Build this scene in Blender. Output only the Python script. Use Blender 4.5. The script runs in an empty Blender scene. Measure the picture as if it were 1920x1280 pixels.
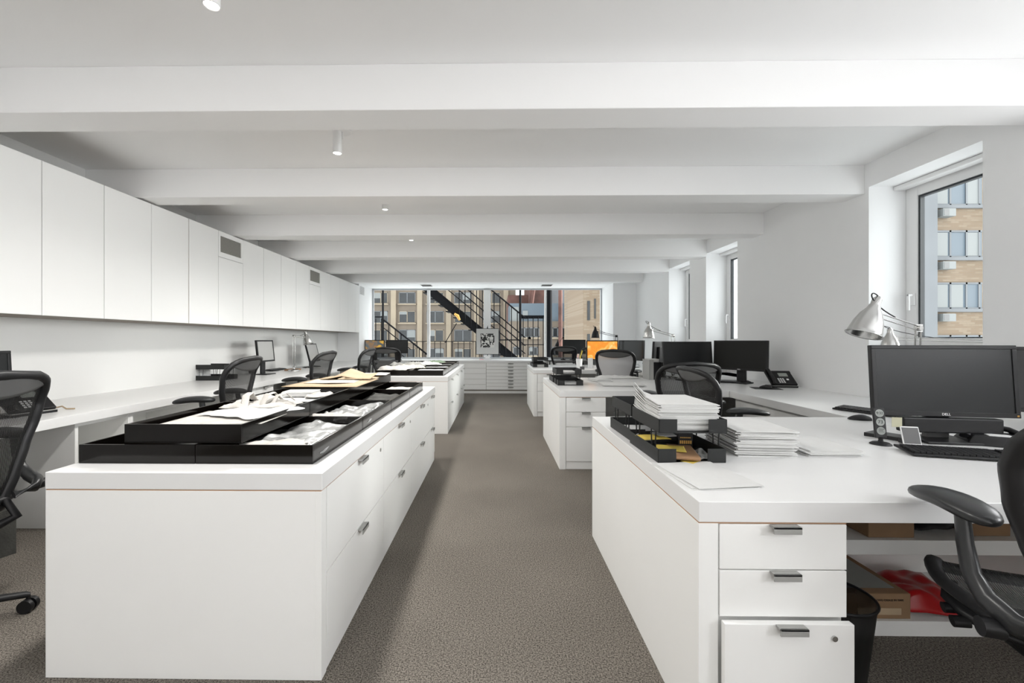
import bpy, bmesh, math, random
from mathutils import Vector, Matrix, noise
R = math.radians
random.seed(7)
C = bpy.context.scene.collection
sc = bpy.context.scene

# ------------------------------------------------------------------ camera, world, lights, exposure
FPX, PX, PY, YAW, HC = 800.0, 919.0, 637.0, 0.0136, 1.22
cam = bpy.data.cameras.new('camera'); camo = bpy.data.objects.new('camera', cam); C.objects.link(camo)
cam.sensor_width = 36; cam.lens = 36*FPX/1920
cam.shift_x = (960-PX)/1920; cam.shift_y = (PY-640)/1920
cam.clip_start = 0.02; cam.clip_end = 500
camo.location = (0, 0, HC); camo.rotation_euler = (R(90), 0, YAW)
sc.camera = camo
w = bpy.data.worlds.new('sky'); sc.world = w; w.use_nodes = True
bg = w.node_tree.nodes['Background']; bg.inputs[0].default_value = (.95, .98, 1, 1); bg.inputs[1].default_value = 1.6
sc.view_settings.view_transform = 'Standard'; sc.view_settings.look = 'None'
sc.view_settings.gamma = 1; sc.view_settings.use_curve_mapping = False
sc.view_settings.exposure = 0.95
sc.cycles.use_denoising = True
sc.cycles.max_bounces = 12; sc.cycles.diffuse_bounces = 7; sc.cycles.glossy_bounces = 4
sc.cycles.transparent_max_bounces = 24; sc.cycles.sample_clamp_indirect = 6
sc.cycles.caustics_reflective = False; sc.cycles.caustics_refractive = False

def area(name, loc, rot, sx, sy, power, col=(1, 1, 1)):
    l = bpy.data.lights.new(name, 'AREA'); l.shape = 'RECTANGLE'; l.size = sx; l.size_y = sy; l.energy = power; l.color = col
    o = bpy.data.objects.new(name, l); C.objects.link(o); o.location = loc; o.rotation_euler = rot
    return o
# added fill lights, set indoors at the unseen rear and side windows
area('rear_fill_light', (-.2, -2.93, 1.62), (R(103), 0, 0), 5.4, 1.64, 27, (1, .985, .97))
for y, pw in ((1.7625, 5), (.4125, 13), (-.95, 23)):
    o = area('side_fill_light', (3.27, y, 1.80), (0, R(96), 0), 1.0, .72, pw, (.97, .985, 1)); o.data.spread = R(150)
sl = bpy.data.lights.new('hazy_sun', 'SUN'); sl.energy = 7; sl.angle = R(38); sl.color = (1, .99, .97)
so_ = bpy.data.objects.new('hazy_sun', sl); C.objects.link(so_); so_.rotation_euler = Vector((1, .0, .25)).to_track_quat('Z', 'Y').to_euler()

for y, wd in ((3.175, .8), (5.93, .8), (7.28, .8)):      # portals: sampling aids in the real window openings
    o = area('window_portal', (3.43, y, 1.8), (0, R(90), 0), 1.2, wd, 1); o.data.cycles.is_portal = True
o = area('window_portal', (-.23, 10.5, 1.62), (R(-90), 0, 0), 5.6, 1.66, 1); o.data.cycles.is_portal = True

# ------------------------------------------------------------------ photo pixel -> room coordinates
cs, sn = math.cos(YAW), math.sin(YAW)
def atd(px, py, d):
    a = (px-PX)/FPX*d; return Vector((a*cs-d*sn, a*sn+d*cs, HC+(PY-py)/FPX*d))
def onz(px, py, z):
    return atd(px, py, (HC-z)*FPX/(py-PY))
def ony(px, py, Y):
    a = (px-PX)/FPX; return atd(px, py, Y/(a*sn+cs))
def onx(px, py, X):
    a = (px-PX)/FPX; return atd(px, py, X/(a*cs-sn))

# ------------------------------------------------------------------ materials
def mat(name, col, rough=.5, metal=0, spec=.5, emit=None, es=1, coat=0, bump=None, var=None, trans=0):
    m = bpy.data.materials.new(name); m.use_nodes = True
    nt = m.node_tree; b = nt.nodes['Principled BSDF']
    b.inputs['Base Color'].default_value = (*col, 1); b.inputs['Roughness'].default_value = rough
    b.inputs['Metallic'].default_value = metal; b.inputs['Specular IOR Level'].default_value = spec
    b.inputs['Coat Weight'].default_value = coat; b.inputs['Coat Roughness'].default_value = .06
    if trans: b.inputs['Transmission Weight'].default_value = trans
    if emit: b.inputs['Emission Color'].default_value = (*emit, 1); b.inputs['Emission Strength'].default_value = es
    tc = nt.nodes.new('ShaderNodeTexCoord')
    if bump:
        n = nt.nodes.new('ShaderNodeTexNoise'); n.inputs['Scale'].default_value = bump[0]; n.inputs['Detail'].default_value = 3
        bp = nt.nodes.new('ShaderNodeBump'); bp.inputs['Strength'].default_value = bump[1]; bp.inputs['Distance'].default_value = .01
        nt.links.new(tc.outputs['Object'], n.inputs['Vector']); nt.links.new(n.outputs['Fac'], bp.inputs['Height']); nt.links.new(bp.outputs['Normal'], b.inputs['Normal'])
    if var:   # (scale, amount): gentle variation of tone
        n = nt.nodes.new('ShaderNodeTexNoise'); n.inputs['Scale'].default_value = var[0]; n.inputs['Detail'].default_value = 4
        r = nt.nodes.new('ShaderNodeValToRGB'); a = var[1]
        r.color_ramp.elements[0].position = .3; r.color_ramp.elements[1].position = .7
        r.color_ramp.elements[0].color = (*[max(0, c*(1-a)) for c in col], 1); r.color_ramp.elements[1].color = (*[min(1, c*(1+a)) for c in col], 1)
        nt.links.new(tc.outputs['Object'], n.inputs['Vector']); nt.links.new(n.outputs['Fac'], r.inputs['Fac']); nt.links.new(r.outputs['Color'], b.inputs['Base Color'])
    return m
M = {}
M['wall'] = mat('wall_paint', (.93, .935, .94), .7, var=(1.5, .015))
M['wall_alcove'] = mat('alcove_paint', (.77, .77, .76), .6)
M['ceil'] = mat('ceiling_paint', (.94, .94, .94), .75, var=(.8, .012))
M['white'] = mat('white_laminate', (.865, .865, .85), .38, var=(2, .012))
M['top'] = mat('white_worktop', (.77, .77, .765), .28, var=(1.5, .012))
M['cab'] = mat('white_cabinet_front', (.89, .89, .88), .35, var=(1, .01))
M['wood'] = mat('exposed_wood_edge', (.42, .25, .15), .7)
M['recess'] = mat('shadow_gap', (.25, .22, .19), .8)
M['alu'] = mat('satin_aluminium', (.40, .40, .385), .45, .35)
M['chrome'] = mat('polished_aluminium', (.60, .60, .59), .27, 1)
M['black'] = mat('black_plastic', (.008, .008, .009), .42, spec=.35)
M['blackg'] = mat('black_gloss_tray', (.004, .0032, .0026), .13, spec=.34)
M['tray'] = mat('charcoal_tray', (.014, .015, .015), .5, spec=.4)
M['dark'] = mat('graphite_plastic', (.014, .014, .015), .4, spec=.4)
M['darkarm'] = mat('graphite_armrest', (.020, .021, .022), .3)
M['greyp'] = mat('grey_plastic', (.12, .12, .12), .45)
M['screen'] = mat('dark_screen', (.014, .015, .016), .34, spec=.4)
M['screenb'] = mat('black_screen', (.006, .006, .005), .3, spec=.28)
M['lcd'] = mat('grey_lcd', (.30, .32, .30), .4)
M['paper'] = mat('white_paper', (.64, .64, .63), .8, var=(30, .02))
M['paper2'] = mat('cream_paper', (.60, .56, .48), .8, var=(12, .05))
M['fabric'] = mat('grey_fabric', (.32, .32, .30), .85, bump=(120, .3), var=(9, .3))
M['fabricd'] = mat('charcoal_fabric', (.05, .05, .045), .85, bump=(90, .3), var=(10, .35))
M['fabricw'] = mat('white_fabric', (.50, .48, .45), .85, bump=(100, .25), var=(14, .12))
M['plast'] = mat('clear_film_bag', (.30, .305, .30), .25, spec=.6, bump=(18, .6), var=(14, .5))
M['card'] = mat('cardboard', (.27, .165, .09), .8, var=(6, .1))
M['cardl'] = mat('light_cardboard', (.46, .35, .23), .8, var=(8, .08))
M['brown'] = mat('brown_envelope', (.30, .17, .085), .7)
M['yellow'] = mat('yellow_note', (.66, .50, .09), .8, var=(40, .06))
M['postit'] = mat('pale_yellow_note', (.56, .55, .40), .8)
M['red'] = mat('red_plastic_bag', (.36, .004, .006), .3, spec=.6, bump=(9, .35))
M['ink'] = mat('black_ink', (.01, .01, .01), .6)
M['gold'] = mat('gold_print', (.45, .25, .05), .5)
M['whitep'] = mat('white_print', (.85, .85, .85), .5)
M['frame'] = mat('window_frame_white', (.86, .86, .86), .35)
M['framed'] = mat('window_gasket', (.02, .025, .03), .5)
M['framea'] = mat('window_frame_grey', (.45, .47, .49), .4, .2)
M['iron'] = mat('black_iron', (.004, .004, .005), .7, spec=.1)
M['facade'] = mat('tan_stone', (.138, .112, .088), .85, var=(.35, .12))
M['facadel'] = mat('cream_stone', (.235, .195, .145), .85, var=(.4, .10))  # sills and frames; on the facade strips it also carries painted sunlight
M['winp'] = mat('dull_window_pane', (.018, .020, .022), .25, var=(.5, .5))
M['winl'] = mat('pale_window_blind', (.17, .18, .18), .6)
M['roofg'] = mat('blue_grey_metal', (.08, .105, .13), .5)
M['brickred'] = mat('weathered_red_brick', (.095, .045, .036), .9, var=(.6, .4))
M['conc'] = mat('grey_concrete', (.14, .148, .158), .8, var=(.6, .06))
M['greenp'] = mat('green_card', (.22, .30, .20), .6)
M['pink'] = mat('pink_card', (.70, .20, .25), .6)
M['lampglow'] = mat('lamp_lens', (1, 1, 1), .5, emit=(1, .96, .88), es=18)

def carpet():
    m = bpy.data.materials.new('taupe_carpet'); m.use_nodes = True; nt = m.node_tree; b = nt.nodes['Principled BSDF']
    b.inputs['Roughness'].default_value = .95; b.inputs['Specular IOR Level'].default_value = .1
    tc = nt.nodes.new('ShaderNodeTexCoord')
    n = nt.nodes.new('ShaderNodeTexNoise'); n.inputs['Scale'].default_value = 165; n.inputs['Detail'].default_value = 4; n.inputs['Roughness'].default_value = .9
    n2 = nt.nodes.new('ShaderNodeTexNoise'); n2.inputs['Scale'].default_value = 1.3; n2.inputs['Detail'].default_value = 3
    r = nt.nodes.new('ShaderNodeValToRGB'); r.color_ramp.elements[0].position = .42; r.color_ramp.elements[1].position = .58
    r.color_ramp.elements[0].color = (.035, .031, .026, 1); r.color_ramp.elements[1].color = (.30, .27, .235, 1)
    mx = nt.nodes.new('ShaderNodeMix'); mx.data_type = 'RGBA'; mx.blend_type = 'MULTIPLY'; mx.inputs[0].default_value = .5
    r2 = nt.nodes.new('ShaderNodeValToRGB'); r2.color_ramp.elements[0].position = .35; r2.color_ramp.elements[1].position = .65
    r2.color_ramp.elements[0].color = (.72, .72, .72, 1); r2.color_ramp.elements[1].color = (1, 1, 1, 1)
    bp = nt.nodes.new('ShaderNodeBump'); bp.inputs['Strength'].default_value = .15; bp.inputs['Distance'].default_value = .002
    L = nt.links.new
    L(tc.outputs['Object'], n.inputs['Vector']); L(tc.outputs['Object'], n2.inputs['Vector'])
    L(n.outputs['Fac'], r.inputs['Fac']); L(n2.outputs['Fac'], r2.inputs['Fac'])
    L(r.outputs['Color'], mx.inputs[6]); L(r2.outputs['Color'], mx.inputs[7]); L(mx.outputs[2], b.inputs['Base Color'])
    L(n.outputs['Fac'], bp.inputs['Height']); L(bp.outputs['Normal'], b.inputs['Normal'])
    return m
M['carpet'] = carpet()
def glass():
    m = bpy.data.materials.new('window_glass'); m.use_nodes = True; nt = m.node_tree; nt.nodes.clear()
    o = nt.nodes.new('ShaderNodeOutputMaterial'); t = nt.nodes.new('ShaderNodeBsdfTransparent'); g = nt.nodes.new('ShaderNodeBsdfGlossy')
    t.inputs[0].default_value = (.97, .985, .98, 1); g.inputs['Roughness'].default_value = .02
    lw = nt.nodes.new('ShaderNodeLayerWeight'); f = nt.nodes.new('ShaderNodeMath'); f.operation = 'POWER'; f.inputs[1].default_value = 5; nt.links.new(lw.outputs['Facing'], f.inputs[0]); x = nt.nodes.new('ShaderNodeMixShader')
    nt.links.new(f.outputs[0], x.inputs[0]); nt.links.new(t.outputs[0], x.inputs[1]); nt.links.new(g.outputs[0], x.inputs[2]); nt.links.new(x.outputs[0], o.inputs[0])
    return m
M['glass'] = glass()
def meshmat(name, col, cover, scale=150):     # woven chair mesh: fine threads with gaps between them
    m = bpy.data.materials.new(name); m.use_nodes = True; nt = m.node_tree; b = nt.nodes['Principled BSDF']
    b.inputs['Base Color'].default_value = (*col, 1); b.inputs['Roughness'].default_value = .45
    o = nt.nodes['Material Output']; t = nt.nodes.new('ShaderNodeBsdfTransparent'); x = nt.nodes.new('ShaderNodeMixShader')
    tc = nt.nodes.new('ShaderNodeTexCoord'); wv = nt.nodes.new('ShaderNodeTexWave'); wv.inputs['Scale'].default_value = scale
    wv.bands_direction = 'X'; wv.wave_profile = 'SIN'
    mr = nt.nodes.new('ShaderNodeMapRange'); mr.inputs[1].default_value = .25; mr.inputs[2].default_value = .6; mr.inputs[3].default_value = cover[0]; mr.inputs[4].default_value = cover[1]
    L = nt.links.new
    L(tc.outputs['Object'], wv.inputs['Vector']); L(wv.outputs['Fac'], mr.inputs[0]); L(mr.outputs[0], x.inputs[0])
    L(t.outputs[0], x.inputs[1]); L(b.outputs[0], x.inputs[2]); L(x.outputs[0], o.inputs[0])
    return m
M['mesh'] = meshmat('black_woven_mesh', (.010, .010, .010), (.50, 1), 55)
M['meshlit'] = meshmat('lit_woven_mesh', (.58, .58, .59), (.85, 1), 55)  # bright light on one chair back, put into the mesh colour
M['bin'] = meshmat('black_wire_mesh', (.008, .008, .008), (.86, .88), 9)
def brickm():
    m = bpy.data.materials.new('tan_brick'); m.use_nodes = True; nt = m.node_tree; b = nt.nodes['Principled BSDF']; b.inputs['Roughness'].default_value = .9
    tc = nt.nodes.new('ShaderNodeTexCoord'); mp = nt.nodes.new('ShaderNodeMapping'); mp.inputs['Rotation'].default_value = (R(90), 0, 0)
    br = nt.nodes.new('ShaderNodeTexBrick'); br.inputs['Scale'].default_value = 1
    br.inputs['Color1'].default_value = (.18, .132, .09, 1); br.inputs['Color2'].default_value = (.24, .195, .145, 1); br.inputs['Mortar'].default_value = (.16, .13, .10, 1)
    br.inputs['Brick Width'].default_value = .45; br.inputs['Row Height'].default_value = .11; br.inputs['Mortar Size'].default_value = .01; br.inputs['Bias'].default_value = -.4
    L = nt.links.new; L(tc.outputs['Object'], mp.inputs[0]); L(mp.outputs[0], br.inputs[0]); L(br.outputs[0], b.inputs['Base Color'])
    return m
M['brick'] = brickm()
def picscreen(name, ramp, scale, seed):
    m = bpy.data.materials.new(name); m.use_nodes = True; nt = m.node_tree; b = nt.nodes['Principled BSDF']
    b.inputs['Base Color'].default_value = (.02, .02, .02, 1); b.inputs['Roughness'].default_value = .3
    tc = nt.nodes.new('ShaderNodeTexCoord'); mp = nt.nodes.new('ShaderNodeMapping'); mp.inputs['Location'].default_value = (seed, seed*2, 0)
    n = nt.nodes.new('ShaderNodeTexNoise'); n.inputs['Scale'].default_value = scale; n.inputs['Detail'].default_value = 4; n.inputs['Distortion'].default_value = 1.2
    r = nt.nodes.new('ShaderNodeValToRGB'); e = r.color_ramp.elements
    e[0].position = ramp[0][0]; e[0].color = (*ramp[0][1], 1); e[1].position = ramp[-1][0]; e[1].color = (*ramp[-1][1], 1)
    for p, c in ramp[1:-1]:
        q = e.new(p); q.color = (*c, 1)
    L = nt.links.new; L(tc.outputs['Object'], mp.inputs[0]); L(mp.outputs[0], n.inputs[0]); L(n.outputs['Fac'], r.inputs[0]); L(r.outputs[0], b.inputs['Emission Color'])
    b.inputs['Emission Strength'].default_value = .5
    return m
M['orange'] = picscreen('orange_abstract_wallpaper', [(.3, (.95, .42, .02)), (.48, (1, .30, .01)), (.56, (1, .55, .10)), (.62, (1, .75, .35)), (.75, (1, .55, .02))], 5, 3.1)
M['space'] = picscreen('dark_landscape_wallpaper', [(.3, (.03, .05, .06)), (.45, (.10, .13, .14)), (.55, (.32, .16, .05)), (.62, (.75, .45, .06)), (.75, (.10, .14, .08))], 6, 1.2)
def printm():
    m = bpy.data.materials.new('black_and_white_print'); m.use_nodes = True; nt = m.node_tree; b = nt.nodes['Principled BSDF']
    tc = nt.nodes.new('ShaderNodeTexCoord'); n = nt.nodes.new('ShaderNodeTexNoise'); n.inputs['Scale'].default_value = 8; n.inputs['Detail'].default_value = 1; n.inputs['Distortion'].default_value = 2
    r = nt.nodes.new('ShaderNodeValToRGB'); r.color_ramp.interpolation = 'CONSTANT'; r.color_ramp.elements[0].color = (.02, .02, .02, 1); r.color_ramp.elements[1].position = .5; r.color_ramp.elements[1].color = (.75, .75, .72, 1)
    L = nt.links.new; L(tc.outputs['Object'], n.inputs[0]); L(n.outputs['Fac'], r.inputs[0]); L(r.outputs[0], b.inputs['Base Color'])
    return m
M['print'] = printm()
def grillem():
    m = bpy.data.materials.new('grille_mesh'); m.use_nodes = True; nt = m.node_tree; b = nt.nodes['Principled BSDF']; b.inputs['Roughness'].default_value = .6
    tc = nt.nodes.new('ShaderNodeTexCoord'); ck = nt.nodes.new('ShaderNodeTexChecker'); ck.inputs['Scale'].default_value = 110
    ck.inputs[1].default_value = (.10, .095, .085, 1); ck.inputs[2].default_value = (.34, .33, .30, 1)
    nt.links.new(tc.outputs['Object'], ck.inputs[0]); nt.links.new(ck.outputs[0], b.inputs['Base Color'])
    return m
M['grille'] = grillem()

# ------------------------------------------------------------------ mesh builder
class MB:
    def __init__(s): s.v = []; s.f = []; s.sm = []
    def add(s, vs, fs, smooth=False, mt=None):
        k = len(s.v)
        s.v += [tuple(mt @ Vector(p)) if mt else tuple(p) for p in vs]
        s.f += [tuple(i+k for i in f) for f in fs]; s.sm += [smooth]*len(fs); return s
    def box(s, x0, x1, y0, y1, z0, z1, mt=None):
        vs = [(x, y, z) for x in (x0, x1) for y in (y0, y1) for z in (z0, z1)]
        return s.add(vs, [(0, 1, 3, 2), (4, 6, 7, 5), (0, 4, 5, 1), (2, 3, 7, 6), (0, 2, 6, 4), (1, 5, 7, 3)], False, mt)
    def hexa(s, a, b):      # two quads (lists of 4 points) joined to a solid
        return s.add(list(a)+list(b), [(3, 2, 1, 0), (4, 5, 6, 7), (0, 1, 5, 4), (1, 2, 6, 5), (2, 3, 7, 6), (3, 0, 4, 7)])
    def tube(s, pts, r, n=8, caps=True, flat=1.0, up=None, closed=False, mt=None):
        P = [Vector(p) for p in pts]; m = len(P); rr = r if isinstance(r, (list, tuple)) else [r]*m
        vs = []; prev = None
        for i, p in enumerate(P):
            if closed: t = (P[(i+1) % m]-P[i-1])
            else: t = P[min(i+1, m-1)]-P[max(i-1, 0)]
            t = t.normalized() if t.length > 1e-9 else Vector((0, 0, 1))
            if up is not None: a = Vector(up).cross(t)
            elif prev is None: a = (Vector((0, 0, 1)) if abs(t.z) < .9 else Vector((1, 0, 0))).cross(t)
            else: a = prev-t*prev.dot(t)
            if a.length < 1e-6: a = Vector((1, 0, 0)).cross(t)
            a.normalize(); prev = a; b = t.cross(a)
            for k in range(n):
                q = 2*math.pi*k/n; vs.append(p+a*math.cos(q)*rr[i]+b*math.sin(q)*rr[i]*flat)
        fs = []
        for i in range(m if closed else m-1):
            j = (i+1) % m
            for k in range(n): fs.append((i*n+k, i*n+(k+1) % n, j*n+(k+1) % n, j*n+k))
        s.add(vs, fs, True, mt)
        if caps and not closed:
            s.add(vs[:n], [tuple(range(n))[::-1]], False, mt); s.add(vs[-n:], [tuple(range(n))], False, mt)
        return s
    def cyl(s, a, b, r, n=16, r2=None, mt=None):
        return s.tube([a, b], [r, r if r2 is None else r2], n, mt=mt)
    def lathe(s, prof, mt=None, n=24, cap0=True, cap1=True):   # prof: (radius, z)
        vs = []; fs = []
        for (r, z) in prof:
            for k in range(n):
                q = 2*math.pi*k/n; vs.append((r*math.cos(q), r*math.sin(q), z))
        for i in range(len(prof)-1):
            for k in range(n): fs.append((i*n+k, i*n+(k+1) % n, (i+1)*n+(k+1) % n, (i+1)*n+k))
        s.add(vs, fs, True, mt)
        if cap0: s.add(vs[:n], [tuple(range(n))[::-1]], False, mt)
        if cap1: s.add(vs[-n:], [tuple(range(n))], False, mt)
        return s
    def grid(s, fn, nu, nv, mt=None, smooth=True):
        vs = [fn(i/nu, j/nv) for j in range(nv+1) for i in range(nu+1)]
        fs = [(j*(nu+1)+i, j*(nu+1)+i+1, (j+1)*(nu+1)+i+1, (j+1)*(nu+1)+i) for j in range(nv) for i in range(nu)]
        return s.add(vs, fs, smooth, mt)
    def loft(s, rings, mt=None):
        n = len(rings[0]); vs = [p for r in rings for p in r]
        fs = [(i*n+k, i*n+(k+1) % n, (i+1)*n+(k+1) % n, (i+1)*n+k) for i in range(len(rings)-1) for k in range(n)]
        s.add(vs, fs, True, mt); s.add(rings[0], [tuple(range(n))[::-1]], True, mt); s.add(rings[-1], [tuple(range(n))], True, mt)
        return s
    def prism(s, poly, z0, z1, mt=None):
        n = len(poly); vs = [(x, y, z0) for x, y in poly]+[(x, y, z1) for x, y in poly]
        fs = [tuple(range(n))[::-1], tuple(range(n, 2*n))]+[(i, (i+1) % n, n+(i+1) % n, n+i) for i in range(n)]
        return s.add(vs, fs, False, mt)
    def build(s, name, m, parent=None, bev=0, solid=0, loc=None, merge=False):
        me = bpy.data.meshes.new(name); me.from_pydata([tuple(p) for p in s.v], [], s.f)
        me.polygons.foreach_set('use_smooth', s.sm); me.materials.append(M[m] if isinstance(m, str) else m)
        b = bmesh.new(); b.from_mesh(me)
        if merge: bmesh.ops.remove_doubles(b, verts=b.verts, dist=1e-5)
        if not solid: bmesh.ops.recalc_face_normals(b, faces=b.faces)
        b.to_mesh(me); b.free(); me.update()
        o = bpy.data.objects.new(name, me); C.objects.link(o)
        if parent is not None: o.parent = parent
        if loc is not None: o.location = loc
        if solid:
            md = o.modifiers.new('thickness', 'SOLIDIFY'); md.thickness = solid; md.offset = 1
        if bev:
            md = o.modifiers.new('bevel', 'BEVEL'); md.width = bev; md.segments = 2; md.limit_method = 'ANGLE'; md.angle_limit = R(50)
        return o
def rect(x0, x1, y0, y1, z0, z1): return MB().box(x0, x1, y0, y1, z0, z1)
def tag(o, label, cat, group=None, kind=None):
    o['label'] = label; o['category'] = cat
    if group: o['group'] = group
    if kind: o['kind'] = kind
    return o
def thing(name, label, cat, loc=(0, 0, 0), rz=0, group=None):
    o = bpy.data.objects.new(name, None); C.objects.link(o); o.location = loc; o.rotation_euler = (0, 0, rz); o.empty_display_size = .1
    return tag(o, label, cat, group)
def struct(name, mb, m, bev=0, parent=None):
    o = mb.build(name, m, parent, bev)
    if parent is None: o['kind'] = 'structure'
    return o
KIDS = {}
def copy_tree(o, parent=None):
    c = o.copy(); C.objects.link(c)
    if parent is not None: c.parent = parent
    for ch in [x for x in C.objects if x.parent == o]: copy_tree(ch, c)
    return c
def dup(o, loc, rz, label, group=None):
    c = copy_tree(o); c.location = loc; c.rotation_euler = (0, 0, rz); c['label'] = label
    if group: c['group'] = group
    return c
def text(name, body, size, m, parent, loc, rot, ext=.0004):
    cu = bpy.data.curves.new(name, 'FONT'); cu.body = body; cu.size = size; cu.extrude = ext; cu.align_x = 'CENTER'; cu.align_y = 'CENTER'
    tmp = bpy.data.objects.new(name, cu); C.objects.link(tmp); bpy.context.view_layer.update()
    me = bpy.data.meshes.new_from_object(tmp.evaluated_get(bpy.context.evaluated_depsgraph_get())); bpy.data.objects.remove(tmp)
    me.materials.clear(); me.materials.append(M[m]); o = bpy.data.objects.new(name, me); C.objects.link(o); o.parent = parent; o.location = loc; o.rotation_euler = rot
    return o
ORD = ['first', 'second', 'third', 'fourth', 'fifth', 'sixth', 'seventh', 'eighth', 'ninth', 'tenth', 'eleventh', 'twelfth', 'thirteenth', 'fourteenth', 'fifteenth', 'sixteenth', 'seventeenth', 'eighteenth']
# ------------------------------------------------------------------ the room
ZC, ZB, HT = 2.69, 2.445, .742          # ceiling, beam underside, worktop height
YP, YG, YF = 9.5, 10.5, 9.71            # pier plane, back window, flat file front
XF, XA, XR = -3.06, -3.54, 3.10         # bulkhead face, alcove wall, right wall
struct('floor', rect(-3.7, 3.6, -3.1, 10.7, -.1, 0), 'carpet')
struct('ceiling', rect(-3.7, 3.6, -3.1, 10.7, ZC, ZC+.1), 'ceil')
beams = [-3.0+.95, -.42, .93, 2.265, 3.63, 4.98, 6.31, 7.67, 9.03]
for i, y in enumerate(beams):
    struct('trim_%d' % (i+1), rect(XA, XR, y, y+.215, ZB, ZC), 'ceil', .004)
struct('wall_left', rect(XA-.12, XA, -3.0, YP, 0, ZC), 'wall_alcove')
struct('trim_20', rect(XA, XF, YP, YG+.1, 0, ZC), 'wall')       # flush return wall beside the back window
# right wall with window openings
wins = [(-1.36, -.535), (0.0, .825), (1.35, 2.175), (2.76, 3.59), (5.52, 6.34), (6.87, 7.69)]
mb = MB(); y = -3.0; ZT = 2.49
for a, b in wins:
    mb.box(XR, XR+.36, y, a, 0, ZC); mb.box(XR, XR+.36, a, b, 0, HT); mb.box(XR, XR+.36, a, b, ZT, ZC); y = b
mb.box(XR, XR+.36, y, YG+.1, 0, ZC)
struct('wall_right', mb, 'wall')
def side_window(n, a, b, real=True):
    t = bpy.data.objects.new('window_%d' % n, None); C.objects.link(t); t['kind'] = 'structure'; t.location = (XR+.3, (a+b)/2, HT)
    def P(mb, name, m, bev=0):
        o = mb.build(name, m, t, bev); o.location = -t.location; return o
    x0, x1 = XR+.30, XR+.355
    m_ = MB(); m_.box(x0, x1, a+.002, a+.10, HT+.002, ZT-.002).box(x0, x1, b-.10, b-.002, HT+.002, ZT-.002).box(x0, x1, a+.1, b-.1, 2.385, ZT-.002).box(x0, x1, a+.1, b-.1, 1.165, 1.232)
    P(m_, 'frame', 'frame', .006)
    P(rect(x0+.015, x1-.01, a+.1, b-.1, HT+.002, 1.165), 'lower_panel', 'frame', .002)
    g = MB(); g.box(x0+.01, x1-.01, a+.10, a+.115, 1.232, 2.385).box(x0+.01, x1-.01, b-.115, b-.10, 1.232, 2.385).box(x0+.01, x1-.01, a+.115, b-.115, 2.37, 2.385).box(x0+.01, x1-.01, a+.115, b-.115, 1.232, 1.24)
    P(g, 'gasket', 'framed')
    P(rect(x0+.03, x0+.034, a+.115, b-.115, 1.24, 2.37), 'glass', 'glass')
    P(rect(XR+.20, XR+.285, a+.004, b-.004, 2.455, ZT-.003), 'shade_cassette', 'frame', .004)
    if b < 2.3: P(rect(XR+.29, XR+.295, a+.004, b-.004, HT+.002, 2.45), 'added_sun_shade', 'frame')  # opaque shade added to keep the sun out of the unseen near windows
    h = MB(); h.box(x0-.012, x0, b-.085, b-.055, 1.50, 1.60).box(x0-.05, x0-.012, b-.078, b-.062, 1.575, 1.592).box(x0-.05, x0-.036, b-.080, b-.060, 1.46, 1.592)
    P(h, 'handle', 'frame', .003)
for i, (a, b) in enumerate([wins[3], wins[4], wins[5], wins[2], wins[1], wins[0]]): side_window(i+1, a, b)
# back wall: pier, soffit, wall below the window
XL, XW = XF, 2.60
mb = MB(); mb.box(XW, XR+.3, YP, YG+.2, 0, ZC); mb.box(XF, XW, YP, YG+.2, 2.483, ZC); mb.box(XF, XW, YG, YG+.2, 0, .765)
struct('wall_back', mb, 'wall')
# back window
t = bpy.data.objects.new('window_8', None); C.objects.link(t); t['kind'] = 'structure'; t.location = (0, YG, .765)
def P(mb, name, m, bev=0):
    o = mb.build(name, m, t, bev); o.location = -t.location; return o
def bx(px): return ony(px, 600, YG).x
f = MB(); f.box(XL, XW, YG, YG+.06, .765, .79).box(XL, XW, YG, YG+.06, 2.45, 2.483)
f.box(XL, XL+.04, YG, YG+.06, .79, 2.45).box(XW-.03, XW, YG, YG+.06, .79, 2.45)
P(f, 'frame', 'framea', .003)
for a, b in ((801, 806), (907, 920), (1021, 1024.5)):
    P(rect(bx(a), bx(b), YG-.02, YG+.07, .79, 2.45), 'mullion', 'frame', .003)
P(rect(XL+.04, XW-.03, YG+.02, YG+.026, .79, 2.45), 'glass', 'glass')
# rear wall behind the viewpoint; its window band is added for the rear light
mb = MB(); mb.box(-3.7, 3.5, -3.1, -3.0, 0, .78).box(-3.7, 3.5, -3.1, -3.0, 2.46, ZC).box(-3.7, -2.95, -3.1, -3.0, .78, 2.46).box(2.55, 3.5, -3.1, -3.0, .78, 2.46)
struct('wall_rear', mb, 'wall')
struct('window_9', rect(-2.95, 2.55, -3.09, -3.07, .78, 2.46), 'frame')  # white panel filling the added rear opening, never in view

# ------------------------------------------------------------------ ceiling spotlights
LX = -1.11
def spot(y, label):
    t = thing('ceiling_spotlight', label, 'ceiling light', (LX, y, ZC), 0, 'white ceiling spotlights')
    MB().lathe([(.066, 0), (.066, -.010), (.06, -.014)], MB and Matrix.Translation((.03, .01, 0))).build('mounting_plate', 'frame', t)
    MB().cyl((.035, .01, -.01), (.035, .01, -.06), .005, 8).build('pivot', 'frame', t)
    MB().lathe([(.03, -.012), (.031, -.165), (.028, -.168), (.027, -.150)], cap1=False).build('housing', 'frame', t)
    MB().lathe([(.0265, -.158), (.0265, -.162)]).build('lens', 'lampglow', t)
    l = bpy.data.lights.new('spotlight_beam', 'SPOT'); l.energy = 54 if y > 1 else 16; l.spot_size = R(165); l.spot_blend = 1; l.shadow_soft_size = .10; l.color = (1, .975, .94)
    o = bpy.data.objects.new('spotlight_beam', l); C.objects.link(o); o.parent = t; o.location = (0, 0, -.172)
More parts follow.
